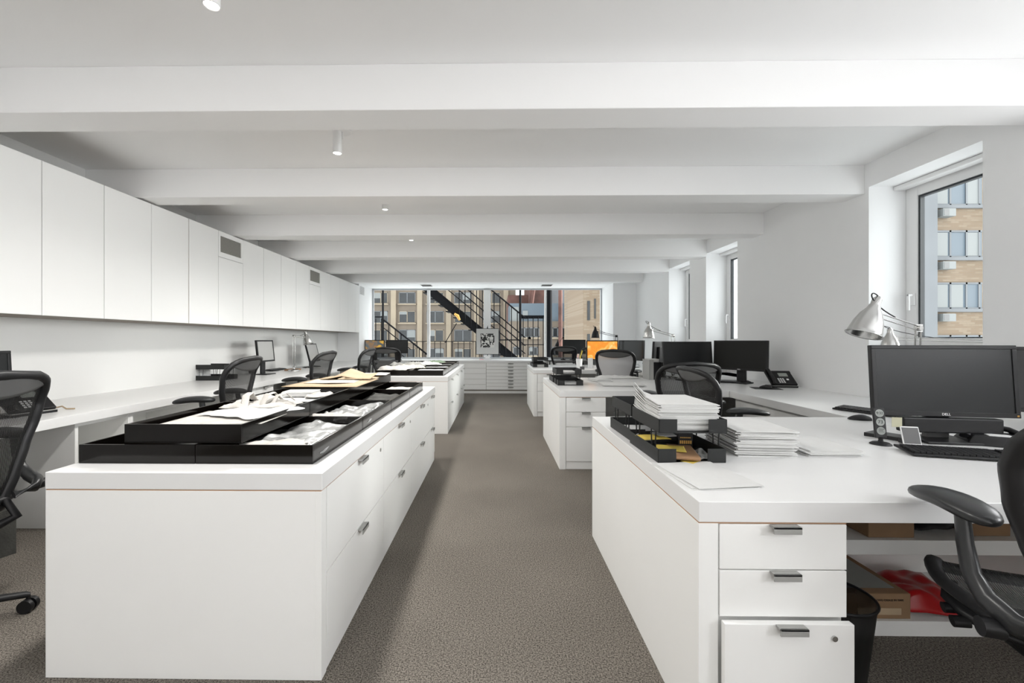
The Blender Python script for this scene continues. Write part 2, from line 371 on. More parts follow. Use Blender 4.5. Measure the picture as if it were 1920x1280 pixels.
for y, lb in ((-.99, 'white ceiling spotlight behind the viewpoint'), (.33, 'white ceiling spotlight just above the viewpoint'),
              (1.65, 'lit white ceiling spotlight cut off by the top edge of the photo'), (2.97, 'white cylinder ceiling spotlight whose round plate shows behind the first beam'),
              (4.26, 'small lit ceiling spotlight between the second and third beams'), (5.58, 'small lit ceiling spotlight in front of the fourth beam'),
              (6.90, 'tiny lit ceiling spotlight at the fifth beam, farthest of the row')):
    spot(y, lb)

# ------------------------------------------------------------------ upper cabinets on the left
PITCH = .4575; Y0 = 2.835; ZK = 1.385; ZKT = 2.428
edges = [Y0+PITCH*k for k in range(-4, 15)]+[YP-.003]
for i in range(len(edges)-1):
    a, b = edges[i], edges[i+1]; k = i-3      # k=0: the unit cut by the left frame edge
    vent = i in (8, 13)
    if k < 0: lb = 'white upper cabinet beyond the left edge of the photo, %s from the camera' % ORD[-k]
    elif k == 0: lb = 'white upper cabinet cut by the left edge of the photo'
    elif i == 7: lb = 'white upper cabinet just left of the large grille, beside a wide wood-edged gap'
    elif vent: lb = 'white upper cabinet with the %s air grille above its door' % ('large near' if i == 8 else 'small far')
    elif i == len(edges)-2: lb = 'narrow white upper cabinet at the far end, touching the back wall'
    else: lb = 'plain white flush upper cabinet, %s from the left in the row' % ORD[k]
    t = thing('wall_cabinet', lb, 'cabinet', (XF, (a+b)/2, ZK), 0, 'white upper cabinets along the left wall')
    hw = (b-a)/2
    rect(XA-XF+.002, -.024, -hw+.001, hw-.001, 0, ZKT-ZK).build('body', 'recess', t)
    g0 = .010 if i == 7 else .0028
    ztop = ZKT-ZK
    if vent:
        zz = ztop-.285
        rect(-.022, 0, -hw+.0028, hw-.0028, 0.001, zz-.004).build('door', 'cab', t, .0015)
        fr = MB(); fr.box(-.022, 0, -hw+.0015, -hw+.035, zz, ztop).box(-.022, 0, hw-.035, hw-.0015, zz, ztop).box(-.022, 0, -hw+.035, hw-.035, ztop-.05, ztop).box(-.022, 0, -hw+.035, hw-.035, zz, zz+.055)
        p = fr.build('grille_frame', 'cab', t)
        rect(-.02, -.010, -hw+.035, hw-.035, zz+.055, ztop-.05).build('grille', 'grille', p)
    else:
        rect(-.022, 0, -hw+g0, hw-.0028, 0.001, ztop).build('door', 'cab', t, .0015)
    if i == 7: rect(-.024, -.012, -hw+.001, -hw+.009, 0, ztop).build('wood_edge', 'cardl', t)
# grille on the return wall, two slot diffusers in the soffit
def vent(name, label, loc, sx, sy, sz, wall):
    t = thing(name, label, 'air vent', loc)
    if wall:
        rect(0, .008, -sy/2, sy/2, -sz/2, sz/2).build('frame', 'frame', t); b = MB()
        for k in range(9): b.box(.008, .011, -sy/2+.015, sy/2-.015, -sz/2+.012+k*(sz-.03)/8, -sz/2+.018+k*(sz-.03)/8)
        b.build('slats', 'greyp', t)
    else:
        rect(-sx/2, sx/2, -sy/2, sy/2, -.006, 0).build('frame', 'frame', t); b = MB()
        for k in range(10): b.box(-sx/2+.02, sx/2-.02, -sy/2+.02+k*(sy-.05)/9, -sy/2+.03+k*(sy-.05)/9, -.012, -.006)
        b.build('slats', 'greyp', t)
p = onx(678.5, 545, XF); vent('wall_vent', 'small square air vent high on the white return wall beside the back window', (XF, p.y, p.z), 0, .32, .19, True)
p = onz(800, 533.5, 2.483)
for px, lb in ((800, 'left ceiling air vent above the back window, over the stair'), (1025, 'right ceiling air vent above the back window')):
    p = ony(px, 533.5, 9.86); vent('ceiling_vent', lb, (p.x, 9.86, 2.483), .27, .30, 0, False)

# ------------------------------------------------------------------ worktops and cabinets
TH = .061
tag(rect(XA+.002, -2.69, -2.9, YP-.002, HT-TH, HT).build('worktop', 'top', bev=.002), 'long white worktop running under the upper cabinets along the left wall', 'worktop')
tag(rect(2.19, XR-.001, -.2, YP-.002, HT-TH, HT).build('worktop', 'top', bev=.002), 'long white worktop running along the right wall below the windows', 'worktop')
for a, b in wins[2:]:
    struct('trim_%d' % (30+int(a*10)), rect(XR, XR+.30, a+.002, b-.002, HT-.02, HT), 'top')
tag(rect(XF+.002, XW-.002, YF-.01, YG-.001, .70, .75).build('worktop', 'top', bev=.002), 'white worktop on the flat files under the back window', 'worktop')
# flat files at the back
def flatfile(x0, x1, n, ztop, zbot, label, handles):
    t = thing('flat_file_cabinet', label, 'cabinet', ((x0+x1)/2, YF, 0), 0, 'white flat file cabinets under the back window'); hw = (x1-x0)/2
    rect(-hw+.001, hw-.001, .02, .7, .06, .699).build('body', 'recess', t)
    rect(-hw+.001, hw-.001, .03, .08, 0, .06).build('plinth', 'white', t)
    h = (ztop-zbot)/n
    for k in range(n):
        z0 = zbot+k*h
        d = rect(-hw+.003, hw-.003, 0, .02, z0+.003, z0+h-.002).build('drawer', 'white', t)
        if handles: MB().box(.02, .14, -.02, 0, z0+h-.02, z0+h-.012).box(.02, .14, -.02, -.015, z0+h-.032, z0+h-.012).build('handle', 'alu', d)
xa = ony(868-35, 700, YF).x; xs = ony(911.5, 700, YF).x; xb = ony(990.5, 700, YF).x
flatfile(xs, xb, 8, .698, .085, 'white flat file cabinet with eight slim drawers and centred pull tabs', True)
flatfile(xs-.62, xs, 5, .698, .085, 'white flat file cabinet of five plain drawers left of the handled one', False)
flatfile(XF+.01, xs-.622, 5, .698, .085, 'wide plain white cabinet under the back window, mostly hidden by the left island', False)
flatfile(xb+.002, XW-.01, 5, .698, .085, 'wide plain white cabinet under the back window, mostly hidden by the right desks', False)

def tab(d, x, z, wd=.08, dep=.022):      # aluminium pull tab on a front that faces -y
    MB().box(x-wd/2, x+wd/2, -dep, 0, z-.006, z).box(x-wd/2, x+wd/2, -dep, -dep+.004, z-.02, z).build('handle', 'alu', d, .001)
# islands
def island(label, label2, y0):
    L = 2.84
    w_ = tag(rect(-1.63, -.622, y0, y0+L, HT-TH, HT).build('worktop', 'top', bev=.002), label, 'worktop')
    t = thing('island_cabinet', label2, 'cabinet', (-.625, y0, 0), 0, 'white filing islands down the middle')
    rect(-.985, -.03, .025, L-.02, 0, HT-TH-.004).build('body', 'recess', t)
    rect(-1.001, -.0015, .0015, L-.0015, HT-TH-.0045, HT-TH-.0005).build('wood_edge', 'wood', t)
    rect(-1.003, -.022, 0, .024, 0, HT-TH-.004).build('end_panel', 'white', t, .001)
    rect(-1.003, -.022, L-.02, L, 0, HT-TH-.004).build('end_panel', 'white', t, .001)
    rect(-1.003, -.985, .025, L-.02, 0, HT-TH-.004).build('back_panel', 'white', t, .001)
    rect(-.022, 0, 0, .045, 0, HT-TH-.004).build('corner_post', 'white', t, .001)
    rect(-.03, -.004, .045, L-.02, 0, .08).build('plinth', 'white', t)
    cols = [(.05, .846), (.85, 1.646), (1.65, 2.446), (2.45, 2.82)]
    for ci, (a, b) in enumerate(cols):
        for ri, (z0, z1) in enumerate(((.084, .360), (.364, .676))):
            d = rect(-.022, 0, a, b, z0, z1).build('drawer', 'white', t, .001); c = (a+b)/2
            MB().box(0, .024, c-.045, c+.045, z1-.006, z1).box(.020, .024, c-.045, c+.045, z1-.022, z1).build('handle', 'alu', d, .001)
            if ri == 1 and ci < 3: MB().cyl((-.001, b-.07, z1-.05), (.003, b-.07, z1-.05), .010, 16).build('lock', 'chrome', d)
    return t
is1 = island('white worktop of the near left island, under the first black sample trays', 'near left white island of lateral file drawers with aluminium tab handles', 1.52)
is2 = island('white worktop of the far left island, under the farther sample trays', 'far left white filing island standing behind the near one', 5.53)

# desk peninsulas on the right
def desk(y0, which, open_bottom):
    L = 1.40; x0 = .60
    tag(rect(x0, 2.1885, y0, y0+L, HT-TH, HT).build('worktop', 'top', bev=.002), 'white desk top of the %s right desk jutting out from the wall' % which, 'desk top', 'white desk tops on the right')
    t = thing('desk_pedestal', 'white three-drawer pedestal with a full side panel under the %s right desk' % which, 'cabinet', (x0, y0, 0), 0, 'white desk pedestals on the right')
    zt = HT-TH-.004
    rect(0, .058, .002, L-.002, 0, zt).build('side_panel', 'white', t, .001)
    rect(.06, .435, .024, .60, .0, zt).build('body', 'white', t)
    rect(.062, .433, .012, .024, .0, .072).build('plinth', 'white', t)
    for k, (z0, z1) in enumerate(((.075, .398), (.402, .538), (.542, .675))):
        off = -.028 if (k == 0 and open_bottom) else 0
        d = rect(.062, .434, off+.002, off+.022, z0, z1).build('drawer', 'white', t, .0015)
        if off: d['label'] = 'bottom drawer slightly open'
        MB().box(.208, .288, off-.022, off+.002, z1-.005, z1+.001).box(.208, .288, off-.022, off-.017, z1-.02, z1+.001).build('handle', 'alu', d, .0008)
        if k == 0: MB().cyl((.375, off-.003, z1-.038), (.375, off+.004, z1-.038), .008, 16).build('lock', 'chrome', d)
    MB().box(.0015, .434, .0035, .6, zt-.0005, zt+.0035).box(.0015, .056, .6, L-.003, zt-.0005, zt+.0035).build('wood_edge', 'wood', t)
    s = thing('shelf_unit', 'low white open shelf unit under the %s right desk' % which, 'shelf', (x0+.44, y0+.51, 0), 0, 'white open shelf units under the right desks')
    W_ = 1.14
    rect(0, W_, 0, .38, 0, .062).build('shelf', 'white', s, .001); rect(0, W_, 0, .38, .335, .395).build('shelf', 'white', s, .001)
    rect(0, W_, .38, .40, 0, zt).build('back_panel', 'white', s); rect(W_, W_+.02, 0, .40, 0, zt).build('side_panel', 'white', s, .001)
    rect(x0+.06-x0-.44, 0, .095, .115, 0, zt).build('side_panel', 'white', s)
DY = (1.27, 4.03, 6.81)
for y, wch, ob in zip(DY, ('nearest', 'middle', 'farthest'), (True, False, False)): desk(y, wch, ob)
# panel carrying the right worktop in the bays between the desks
for y, lb in ((2.672, 'near'), (5.432, 'middle'), (8.212, 'far')):
    t = thing('counter_support', 'white vertical panel under the right wall worktop in the %s bay' % lb, 'panel', (2.24, y, 0), 0, 'panels under the right worktop')
    rect(0, .02, .002, 1.352 if y < 8 else 1.28, 0, HT-TH-.002).build('panel', 'white', t, .001)
# left counter units
def cubby(y, w_, label, kind):
    t = thing('undercounter_unit', label, 'cabinet', (-2.72, y, 0), 0, 'white units under the left worktop'); zt = HT-TH-.003
    if kind == 'open':
        rect(-.55, 0, 0, .022, 0, zt).build('side_panel', 'white', t, .001); rect(-.55, 0, w_-.022, w_, 0, zt).build('side_panel', 'white', t, .001)
        rect(-.55, -.53, .022, w_-.022, 0, zt).build('back_panel', 'white', t); rect(-.55, -.005, .022, w_-.022, .30, .32).build('shelf', 'white', t, .001)
        rect(-.55, -.005, .022, w_-.022, .655, zt).build('top_rail', 'white', t)
        rect(-.55, -.005, .022, w_-.022, .06, .08).build('shelf', 'white', t, .001)
    else:
        rect(-.55, -.022, 0, w_, 0, zt).build('body', 'white', t)
        for z0, z1 in ((.075, .398), (.402, .538), (.542, .674)):
            d = rect(-.02, 0, .003, w_-.003, z0, z1).build('drawer', 'white', t, .001)
            MB().box(0, .022, w_/2-.04, w_/2+.04, z1-.005, z1).box(.018, .022, w_/2-.04, w_/2+.04, z1-.02, z1).build('handle', 'alu', d)
cubby(2.72, .42, 'narrow white open cubby under the left worktop behind the near chair', 'open')
cubby(3.14, .80, 'wide white open shelf bay under the left worktop beside the second chair', 'open')
cubby(4.42, .38, 'white drawer unit under the left worktop, nearer of the pair with tab handles', 'draw')
cubby(4.80, .38, 'white drawer unit under the left worktop, farther of the pair with tab handles', 'draw')
cubby(6.6, .80, 'wide white open shelf bay under the far part of the left worktop', 'open')
cubby(8.0, .38, 'white drawer unit at the far end of the left worktop', 'draw')
rb = rect(-3.30, -3.28, -2.9, 2.70, 0, HT-TH-.003).build('kneehole_panel', 'white'); tag(rb, 'recessed white back panel of the kneehole under the near left worktop', 'panel')
# ------------------------------------------------------------------ mesh office chair
def interp(tb, z):
    for (a, va), (b, vb) in zip(tb, tb[1:]):
        if z <= b: k = (z-a)/(b-a); k = k*k*(3-2*k)*.35+k*.65; return va+(vb-va)*k
    return tb[-1][1]
WB = [(.50, .110), (.56, .138), (.64, .168), (.75, .210), (.85, .243), (.93, .256), (.99, .252), (1.03, .232), (1.055, .195), (1.07, .13), (1.076, .0)]
YB = [(.50, -.205), (.62, -.225), (.75, -.235), (.93, -.275), (1.08, -.335)]
def bpt(x, z): return Vector((x, interp(YB, z)+1.0*x*x, z))
def make_chair(label):
    t = thing('office_chair', label, 'chair', (0, 0, 0), 0, 'black mesh office chairs')
    zs = [.50+.576*k/40 for k in range(41)]
    out = [(-interp(WB, z), z) for z in zs[:-1]]; out += [(0, 1.076)]; out += [(interp(WB, z), z) for z in reversed(zs[:-1])]
    # resample outline
    pts = [bpt(x, z) for x, z in out]; b0 = [bpt(x*.11, .496) for x in (.8, .4, 0, -.4, -.8)]
    fr = MB().tube(pts+b0, .0195, 10, closed=True, flat=1.15).build('back_frame', 'dark', t)
    s = MB(); s.grid(lambda u, v: tuple(bpt((2*u-1)*max(.002, interp(WB, .50+.572*v)-.006), .50+.572*v)), 20, 30)
    s.build('back_mesh', 'mesh', t)
    s = MB()
    def band(u, v):
        x = (2*u-1); zl = .975+.045*x*x; z = zl+(1.068-zl)*v; hw = max(.002, interp(WB, z)-.008)
        p = bpt(x*hw, z); return (p.x, p.y-.006, p.z)
    s.grid(band, 20, 6); s.build('top_band', 'greyp', t, solid=.004)
    # seat
    def seat_out(n=48):
        L = []
        for k in range(n):
            q = 2*math.pi*k/n; c, s_ = math.cos(q), math.sin(q)
            e = .55; x = abs(c)**e*(1 if c > 0 else -1); y = abs(s_)**e*(1 if s_ > 0 else -1)
            hw = .235+.02*y; L.append((x*hw, .0+y*.205))
        return L
    def sz(x, y): 
        return .535+.035*max(0, 1-abs(y-.20)/.12)*(1 if y < .18 else .6)-.02*math.cos(y*6)+.25*x*x*.6-(.06*max(0, (y-.15))/.07)
    so = [Vector((x, y, sz(x, y))) for x, y in seat_out()]
    MB().tube(so, .019, 10, closed=True, flat=.8).build('seat_frame', 'dark', t)
    s = MB(); n = len(so); rings = []
    for k in range(9):
        f = k/8; rings.append([Vector((p.x*f, p.y*f, sz(p.x*f, p.y*f)+.004-.012*(1-f))) for p in so])
    vs = [p for r in rings for p in r]; fs = [(i*n+j, i*n+(j+1) % n, (i+1)*n+(j+1) % n, (i+1)*n+j) for i in range(8) for j in range(n)]
    s.add(vs, fs, True); s.build('seat_mesh', 'mesh', t, merge=True)
    # arms
    for sg in (-1, 1):
        MB().tube([(sg*.272, -.075, .768), (sg*.272, -.085, .70), (sg*.27, -.105, .63), (sg*.265, -.15, .59), (sg*.25, -.21, .57), (sg*.19, -.265, .56), (sg*.12, -.245, .55)], [.020, .022, .025, .028, .028, .024, .018], 12, flat=.7, up=(1, 0, 0)).build('arm_post', 'darkarm', t)
        rings = []
        for k in range(19):
            t_ = math.sin(math.pi*(k/18-.5)); f = (t_+1)/2; y = -.16+.28*f; e_ = max(.0004, 1-abs(t_)**3.2)**.5; wd = .050*e_; th = .024*e_**.8
            zc = .773+.014*math.sin(f*math.pi)-.012*(f-.5); xo = sg*(.272-.012*math.cos(f*2))
            rings.append([(xo+wd*math.cos(q)*1.0, y, zc+th*math.copysign(abs(math.sin(q))**.8, math.sin(q))) for q in [2*math.pi*i/16 for i in range(16)]])
        MB().loft(rings).build('armrest', 'darkarm', t)
        MB().cyl((sg*.262, -.19, .545), (sg*.30, -.19, .545), .022, 16).build('arm_knob', 'black', t)
    # seat brackets, back carrier, tilt box, lift
    for sg in (-1, 1):
        MB().tube([(sg*.205, .11, .515), (sg*.215, .09, .475), (sg*.20, .05, .455), (sg*.17, .0, .445), (sg*.10, -.02, .435)], [.016, .022, .024, .024, .02], 10, flat=.7, up=(0, 0, 1)).build('seat_bracket', 'black', t)
        MB().cyl((sg*.205, .07, .455), (sg*.24, .07, .45), .014, 14).cyl((sg*.205, .03, .44), (sg*.24, .03, .435), .015, 14).build('tilt_knob', 'black', t)
        MB().tube([(sg*.115, -.215, .53), (sg*.12, -.26, .46), (sg*.08, -.20, .42), (0, -.05, .415)], [.014, .018, .02, .02], 10).build('back_support', 'black', t)
    b = MB(); b.loft([[(x*k, y*k2, z) for x, y in ((-.11, -.14), (.11, -.14), (.12, .10), (-.12, .10))] for k, k2, z in ((.6, .6, .36), (1, 1, .39), (1, 1, .44), (.8, .8, .475))]); b.sm = [False]*len(b.sm)
    b.build('tilt_mechanism', 'black', t, .01)
    MB().cyl((.10, .03, .42), (.25, .03, .41), .006, 8).cyl((.22, .03, .412), (.27, .03, .41), .011, 10).build('lever', 'black', t)
    MB().cyl((0, 0, .09), (0, 0, .24), .031, 16).cyl((0, 0, .24), (0, 0, .40), .021, 16).build('gas_lift', 'black', t)
    MB().lathe([(.03, .07), (.055, .075), (.055, .115), (.04, .135)]).build('base_hub', 'black', t)
    for k in range(5):
        q = 2*math.pi*(k+.3)/5; c, s_ = math.cos(q), math.sin(q)
        lg = MB().tube([(c*.03, s_*.03, .105), (c*.15, s_*.15, .10), (c*.29, s_*.29, .078), (c*.305, s_*.305, .072)], [.024, .021, .017, .012], 10, flat=.8).build('leg', 'black', t)
        w_ = MB(); q2 = q+1.1; a = Vector((math.cos(q2), math.sin(q2), 0)); p = Vector((c*.30, s_*.30, .029))
        for d in (-1, 1): w_.cyl(p+a*d*.006, p+a*d*.024, .029, 18)
        w_.cyl(p+Vector((0, 0, .01)), p+Vector((0, 0, .045)), .008, 8); w_.build('caster', 'black', lg)
    return t
ch0 = make_chair('black mesh office chair nearest on the left, cut by the photo edge')
ch0.location = (-2.335, 1.70, 0); ch0.rotation_euler = (0, 0, R(90))
def chair(x, y, rz, label, lift=0):
    c = dup(ch0, (x, y, 0), R(rz), label)
    return c
chD = chair(1.49, 1.10, -20, 'black mesh office chair nearest on the right, its armrest over the near desk edge')
chair(-2.25, 3.34, 97, 'black mesh office chair second from the left edge, behind the near island')
chair(-2.25, 4.98, 88, 'black mesh office chair third along the left worktop, facing the tilted monitor')
chair(-2.23, 6.60, 86, 'black mesh office chair fourth along the left worktop, by the far letter trays')
chair(-1.975, 7.85, 0, 'black mesh office chair seen from behind in front of the two far left monitors')
chA = chair(1.63, 3.86, 0, 'black mesh office chair seen square from behind at the middle right desk')
chA2 = chair(1.72, 3.17, -90, 'black mesh office chair turned sideways in front of the square-on chair, lowered')
chA.scale.z = .95; chA2.scale.z = .94
chB = chair(1.74, 6.10, -26, 'office chair with a brightly lit mesh back behind the middle right desk')
for o in list(C.objects):
    if o.parent == chB and o.name.startswith('back_mesh'):
        o.data = o.data.copy(); o.data.materials[0] = M['meshlit']
chair(1.40, 9.05, 0, 'black mesh office chair farthest on the right, left of the orange screen')
chair(1.88, 8.60, 8, 'black mesh office chair mostly hidden behind the orange screen')

# ------------------------------------------------------------------ monitors
def monitor(label, left, right, ztop, h, screen='screen', tilt=4, logo=None, stand='flat', pic=False, group=None, bez=.018, zt=HT, frame='black', soundbar=False, facing=1):
    """left/right: floor positions of the panel's lower left and right corners as the screen side shows them"""
    l, r = Vector((left[0], left[1], 0)), Vector((right[0], right[1], 0)); c = (l+r)/2; wd = (r-l).length
    rz = math.atan2(r.y-l.y, r.x-l.x)
    t = thing('monitor', label, 'monitor', (c.x, c.y, zt), rz, group)
    zc = ztop-zt-h/2; mt = Matrix.Translation((0, 0, zc)) @ Matrix.Rotation(R(-tilt), 4, 'X'); hw, hh = wd/2, h/2
    b = MB(); b.box(-hw, hw, 0, .022, -hh, hh, mt).box(-hw*.62, hw*.62, .022, .05, -hh*.6, hh*.6, mt)
    b.box(-hw, hw, -.006, 0, hh-bez, hh, mt).box(-hw, hw, -.006, 0, -hh, -hh+bez*1.2, mt).box(-hw, -hw+bez, -.006, 0, -hh+bez*1.2, hh-bez, mt).box(hw-bez, hw, -.006, 0, -hh+bez*1.2, hh-bez, mt)
    b.build('housing', frame, t, .002)
    rectm = MB().box(-hw+bez, hw-bez, -.0015, -.0005, -hh+bez*1.2, hh-bez, mt); rectm.build('screen', screen, t)
    if logo:
        p = mt @ Vector((0, -.0065, -hh+bez*.6)); text('logo', logo, .016, 'whitep', t, p, (R(90)-R(tilt), 0, 0))
        q = mt @ Vector((hw-.012, -.0062, -hh+.010)); MB().box(q.x-.004, q.x+.004, q.y-.001, q.y, q.z-.004, q.z+.004).build('power_light', 'gold', t)
    if soundbar: MB().box(-hw*.62, hw*.74, -.03, .02, zc-hh-.075, zc-hh-.005).build('soundbar', frame, t, .006)
    zb = zc-hh*.3
    if stand == 'flat':
        MB().box(-.05, .05, .03, .055, .01, zb).build('stand_neck', 'greyp' if soundbar else frame, t, .004)
        MB().prism([(-.12, -.08), (.12, -.08), (.10, .10), (-.10, .10)], 0, .012).build('stand_base', 'dark', t, .003)
    else:
        MB().box(-.03, .03, .05, .07, .01, zb).build('stand_neck', 'alu', t, .003)
        MB().lathe([(.10, 0), (.10, .006), (.085, .012)]).build('stand_base', 'alu', t)
    return t
a, b = atd(1635, 700, 2.06), atd(1908, 700, 1.965)
mon = monitor('large dark monitor on the near right desk with a pale sticky note below', a, b, 1.195, .335, 'screen', 4, 'D\u20acLL'.replace('\u20ac', 'E'), soundbar=True, frame='dark')
tag(MB().box(-.0, .042, 0, .001, 0, .045).build('sticky_note', 'postit', loc=atd(1672, 800, 1.99)), 'pale yellow sticky note hanging below the left corner of the large monitor', 'note').rotation_euler = (0, 0, -.16)
a, b = atd(1893, 700, 2.22), atd(2160, 700, 1.98)
monitor('dark monitor at the right edge of the photo, mostly out of frame', a, b, 1.185, .335, 'screen', 3, frame='dark')
a, b = atd(1338.5, 660, 4.98), atd(1440, 660, 4.47)
monitor('black monitor on the right worktop beside the desk phone', a, b, 1.213, .33, 'screenb', 2, 'DELL')
a, b = atd(1244, 660, 4.95), atd(1335, 660, 5.10)
monitor('dark grey monitor behind the square-on chair at the middle right desk', a, b, 1.20, .335, 'screen', 5, frame='dark')
a, b = atd(1252, 660, 5.80), atd(1223, 660, 5.30)
monitor('black monitor seen from the back beside the dark grey one, middle right desk', a, b, 1.20, .335, 'screenb', 3)
a, b = atd(1099.5, 660, 7.40), atd(1159.5, 660, 7.35)
monitor('monitor with a bright orange and yellow picture on the farthest right desk', a, b, 1.212, .345, 'orange', 2, pic=True)
a, b = atd(1160, 660, 7.75), atd(1207, 660, 7.1)
monitor('black monitor directly right of the orange screen', a, b, 1.213, .345, 'screenb', 2)
a, b = atd(1055.5, 660, 10.1), atd(1098, 660, 10.1)
monitor('dark monitor under the back window behind the farthest right chair', a, b, 1.225, .335, 'screen', 2, zt=.75)
a, b = atd(683.5, 660, 9.95), atd(721, 660, 9.95)
monitor('monitor with a dark landscape picture at the far left corner', a, b, 1.218, .30, 'space', 2, zt=.75)
a, b = atd(723.5, 660, 9.85), atd(765, 660, 9.9)
monitor('dark blank monitor at the far left corner, right of the landscape one', a, b, 1.218, .31, 'screen', 2, zt=.75)
M['screeng'] = mat('painted_reflection_screen', (.34, .34, .33), .18, spec=.9)  # bright reflection on the screen put into its pale base colour
monitor('black monitor with a pale screen seen side-on at the left worktop, nearer one', (-3.19, 5.66), (-3.19, 6.08), 1.217, .30, 'screeng', 6)
monitor('black tilted monitor with a pale screen under the silver lamp on the left worktop', (-3.17, 7.15), (-3.22, 7.68), 1.16, .32, 'screeng', 14)
monitor('dark monitor at the left edge of the photo behind the nearest chair', (-2.94, 2.0), (-2.94, 2.55), 1.155, .33, 'screen', 3, frame='dark')

# ------------------------------------------------------------------ task lamps
def lamp(label, base, elbow, head, tipd, size=1.0, m='chrome', group=None, twin=True, name='desk_lamp'):
    base, elbow, head = Vector(base), Vector(elbow), Vector(head)
    t = thing(name, label, 'lamp', base, 0, group); E, H = elbow-base, head-base; s = size
    MB().lathe([(.085*s, 0), (.085*s, .014), (.07*s, .022), (.02, .026), (.012, .05)]).build('base', m, t)
    side = (H-E).cross(Vector((0, 0, 1))); side = side.normalized() if side.length > .01 else Vector((0, 1, 0)); along = (H-E); along.z = 0; along.normalize()
    st = Vector((0, 0, .04)); d = along*.022*s
    b = MB(); b.cyl(st-d, E-d, .0045*s, 8).cyl(st+d, E+d, .0045*s, 8); b.build('lower_arm', m, t)
    b = MB(); b.cyl(E+Vector((0, 0, .012*s)), H+Vector((0, 0, .012*s)), .004*s, 8).cyl(E-Vector((0, 0, .012*s)), H-Vector((0, 0, .012*s)), .004*s, 8); b.build('upper_arm', m, t)
    b = MB(); b.cyl(E-side*.014, E+side*.014, .016*s, 14).cyl(H-side*.010, H+side*.010, .013*s, 14).box(-.02*s, .02*s, -.004, .004, -.02*s, .02*s, Matrix.Translation(E)); b.build('joint', m, t)
    ax = Vector(tipd).normalized(); q = Vector((0, 0, -1)).rotation_difference(ax).to_matrix().to_4x4()
    off = along*.045*s; mt = Matrix.Translation(H+off+ax*.0) @ q       # lathe runs down -z local
    prof = [(.024, .052), (.030, .03), (.048, .0), (.062, -.04), (.072, -.09), (.074, -.105), (.080, -.108), (.078, -.112), (.070, -.106), (.058, -.04), (.04, 0), (.02, .03)]
    MB().lathe([(r*s, z*s) for r, z in prof], mt, 28, True, True).build('shade', m, t)
    MB().lathe([(.021*s, .052*s), (.021*s, .085*s), (.016*s, .09*s), (.009*s, .10*s)], mt, 16).build('socket', m, t)
    c0 = mt @ Vector((0, 0, .10*s)); c1 = c0+(-ax)*.03*s
    MB().tube([*[c0*(1-f)**3+(c0-ax*.05*s+along*.09*s)*3*f*(1-f)**2+(H+along*.10*s+Vector((0, 0, .07*s)))*3*f*f*(1-f)+(H+(E-H)*.42+Vector((0, 0, .018*s)))*f**3 for f in [i/14 for i in range(15)]]], .003*s, 6).build('cord', 'black', t)
    return t
def lamp_px(label, headpx, elbowpx, d_head, d_elbow, tip=(0, 0, -1), size=1., m='chrome', zt=HT, bo=(0, 0, 0), shift=None):
    h, e = atd(*headpx, d_head), atd(*elbowpx, d_elbow)
    return lamp(label, (e.x+bo[0], e.y+bo[1], zt), e, h, tip, size, m)
lamp_px('silver articulated desk lamp behind the large monitor on the near right desk', (1645, 590), (1722, 615), 2.25, 2.35, (-.38, .0, -1), 1.02, bo=(.03, .05, 0))
lamp_px('silver desk lamp farther back whose long thin arm crosses the near window', (1680, 634), (1855, 640), 2.9, 2.72, (0, 0, -1), .72, bo=(0, -.0, 0))
lamp_px('silver bell-shaped desk lamp standing on the middle right desk', (1222, 618), (1262, 629), 5.6, 5.35, (0, 0, -1), 1.0)
lamp_px('black desk lamp above the orange screen', (1120, 622), (1156, 630), 8.0, 7.7, (0, 0, -1), 1.0, 'black')
lamp_px('small black desk lamp at the back window, left of the dark far monitor', (1047, 643), (1056, 632), 9.9, 10.0, (-.2, 0, -1), .7, 'black', .75)
lamp_px('silver desk lamp on the left worktop leaning over the tilted monitor', (571, 632), (551, 630), 6.75, 6.55, (.25, 0, -1), 1.0)

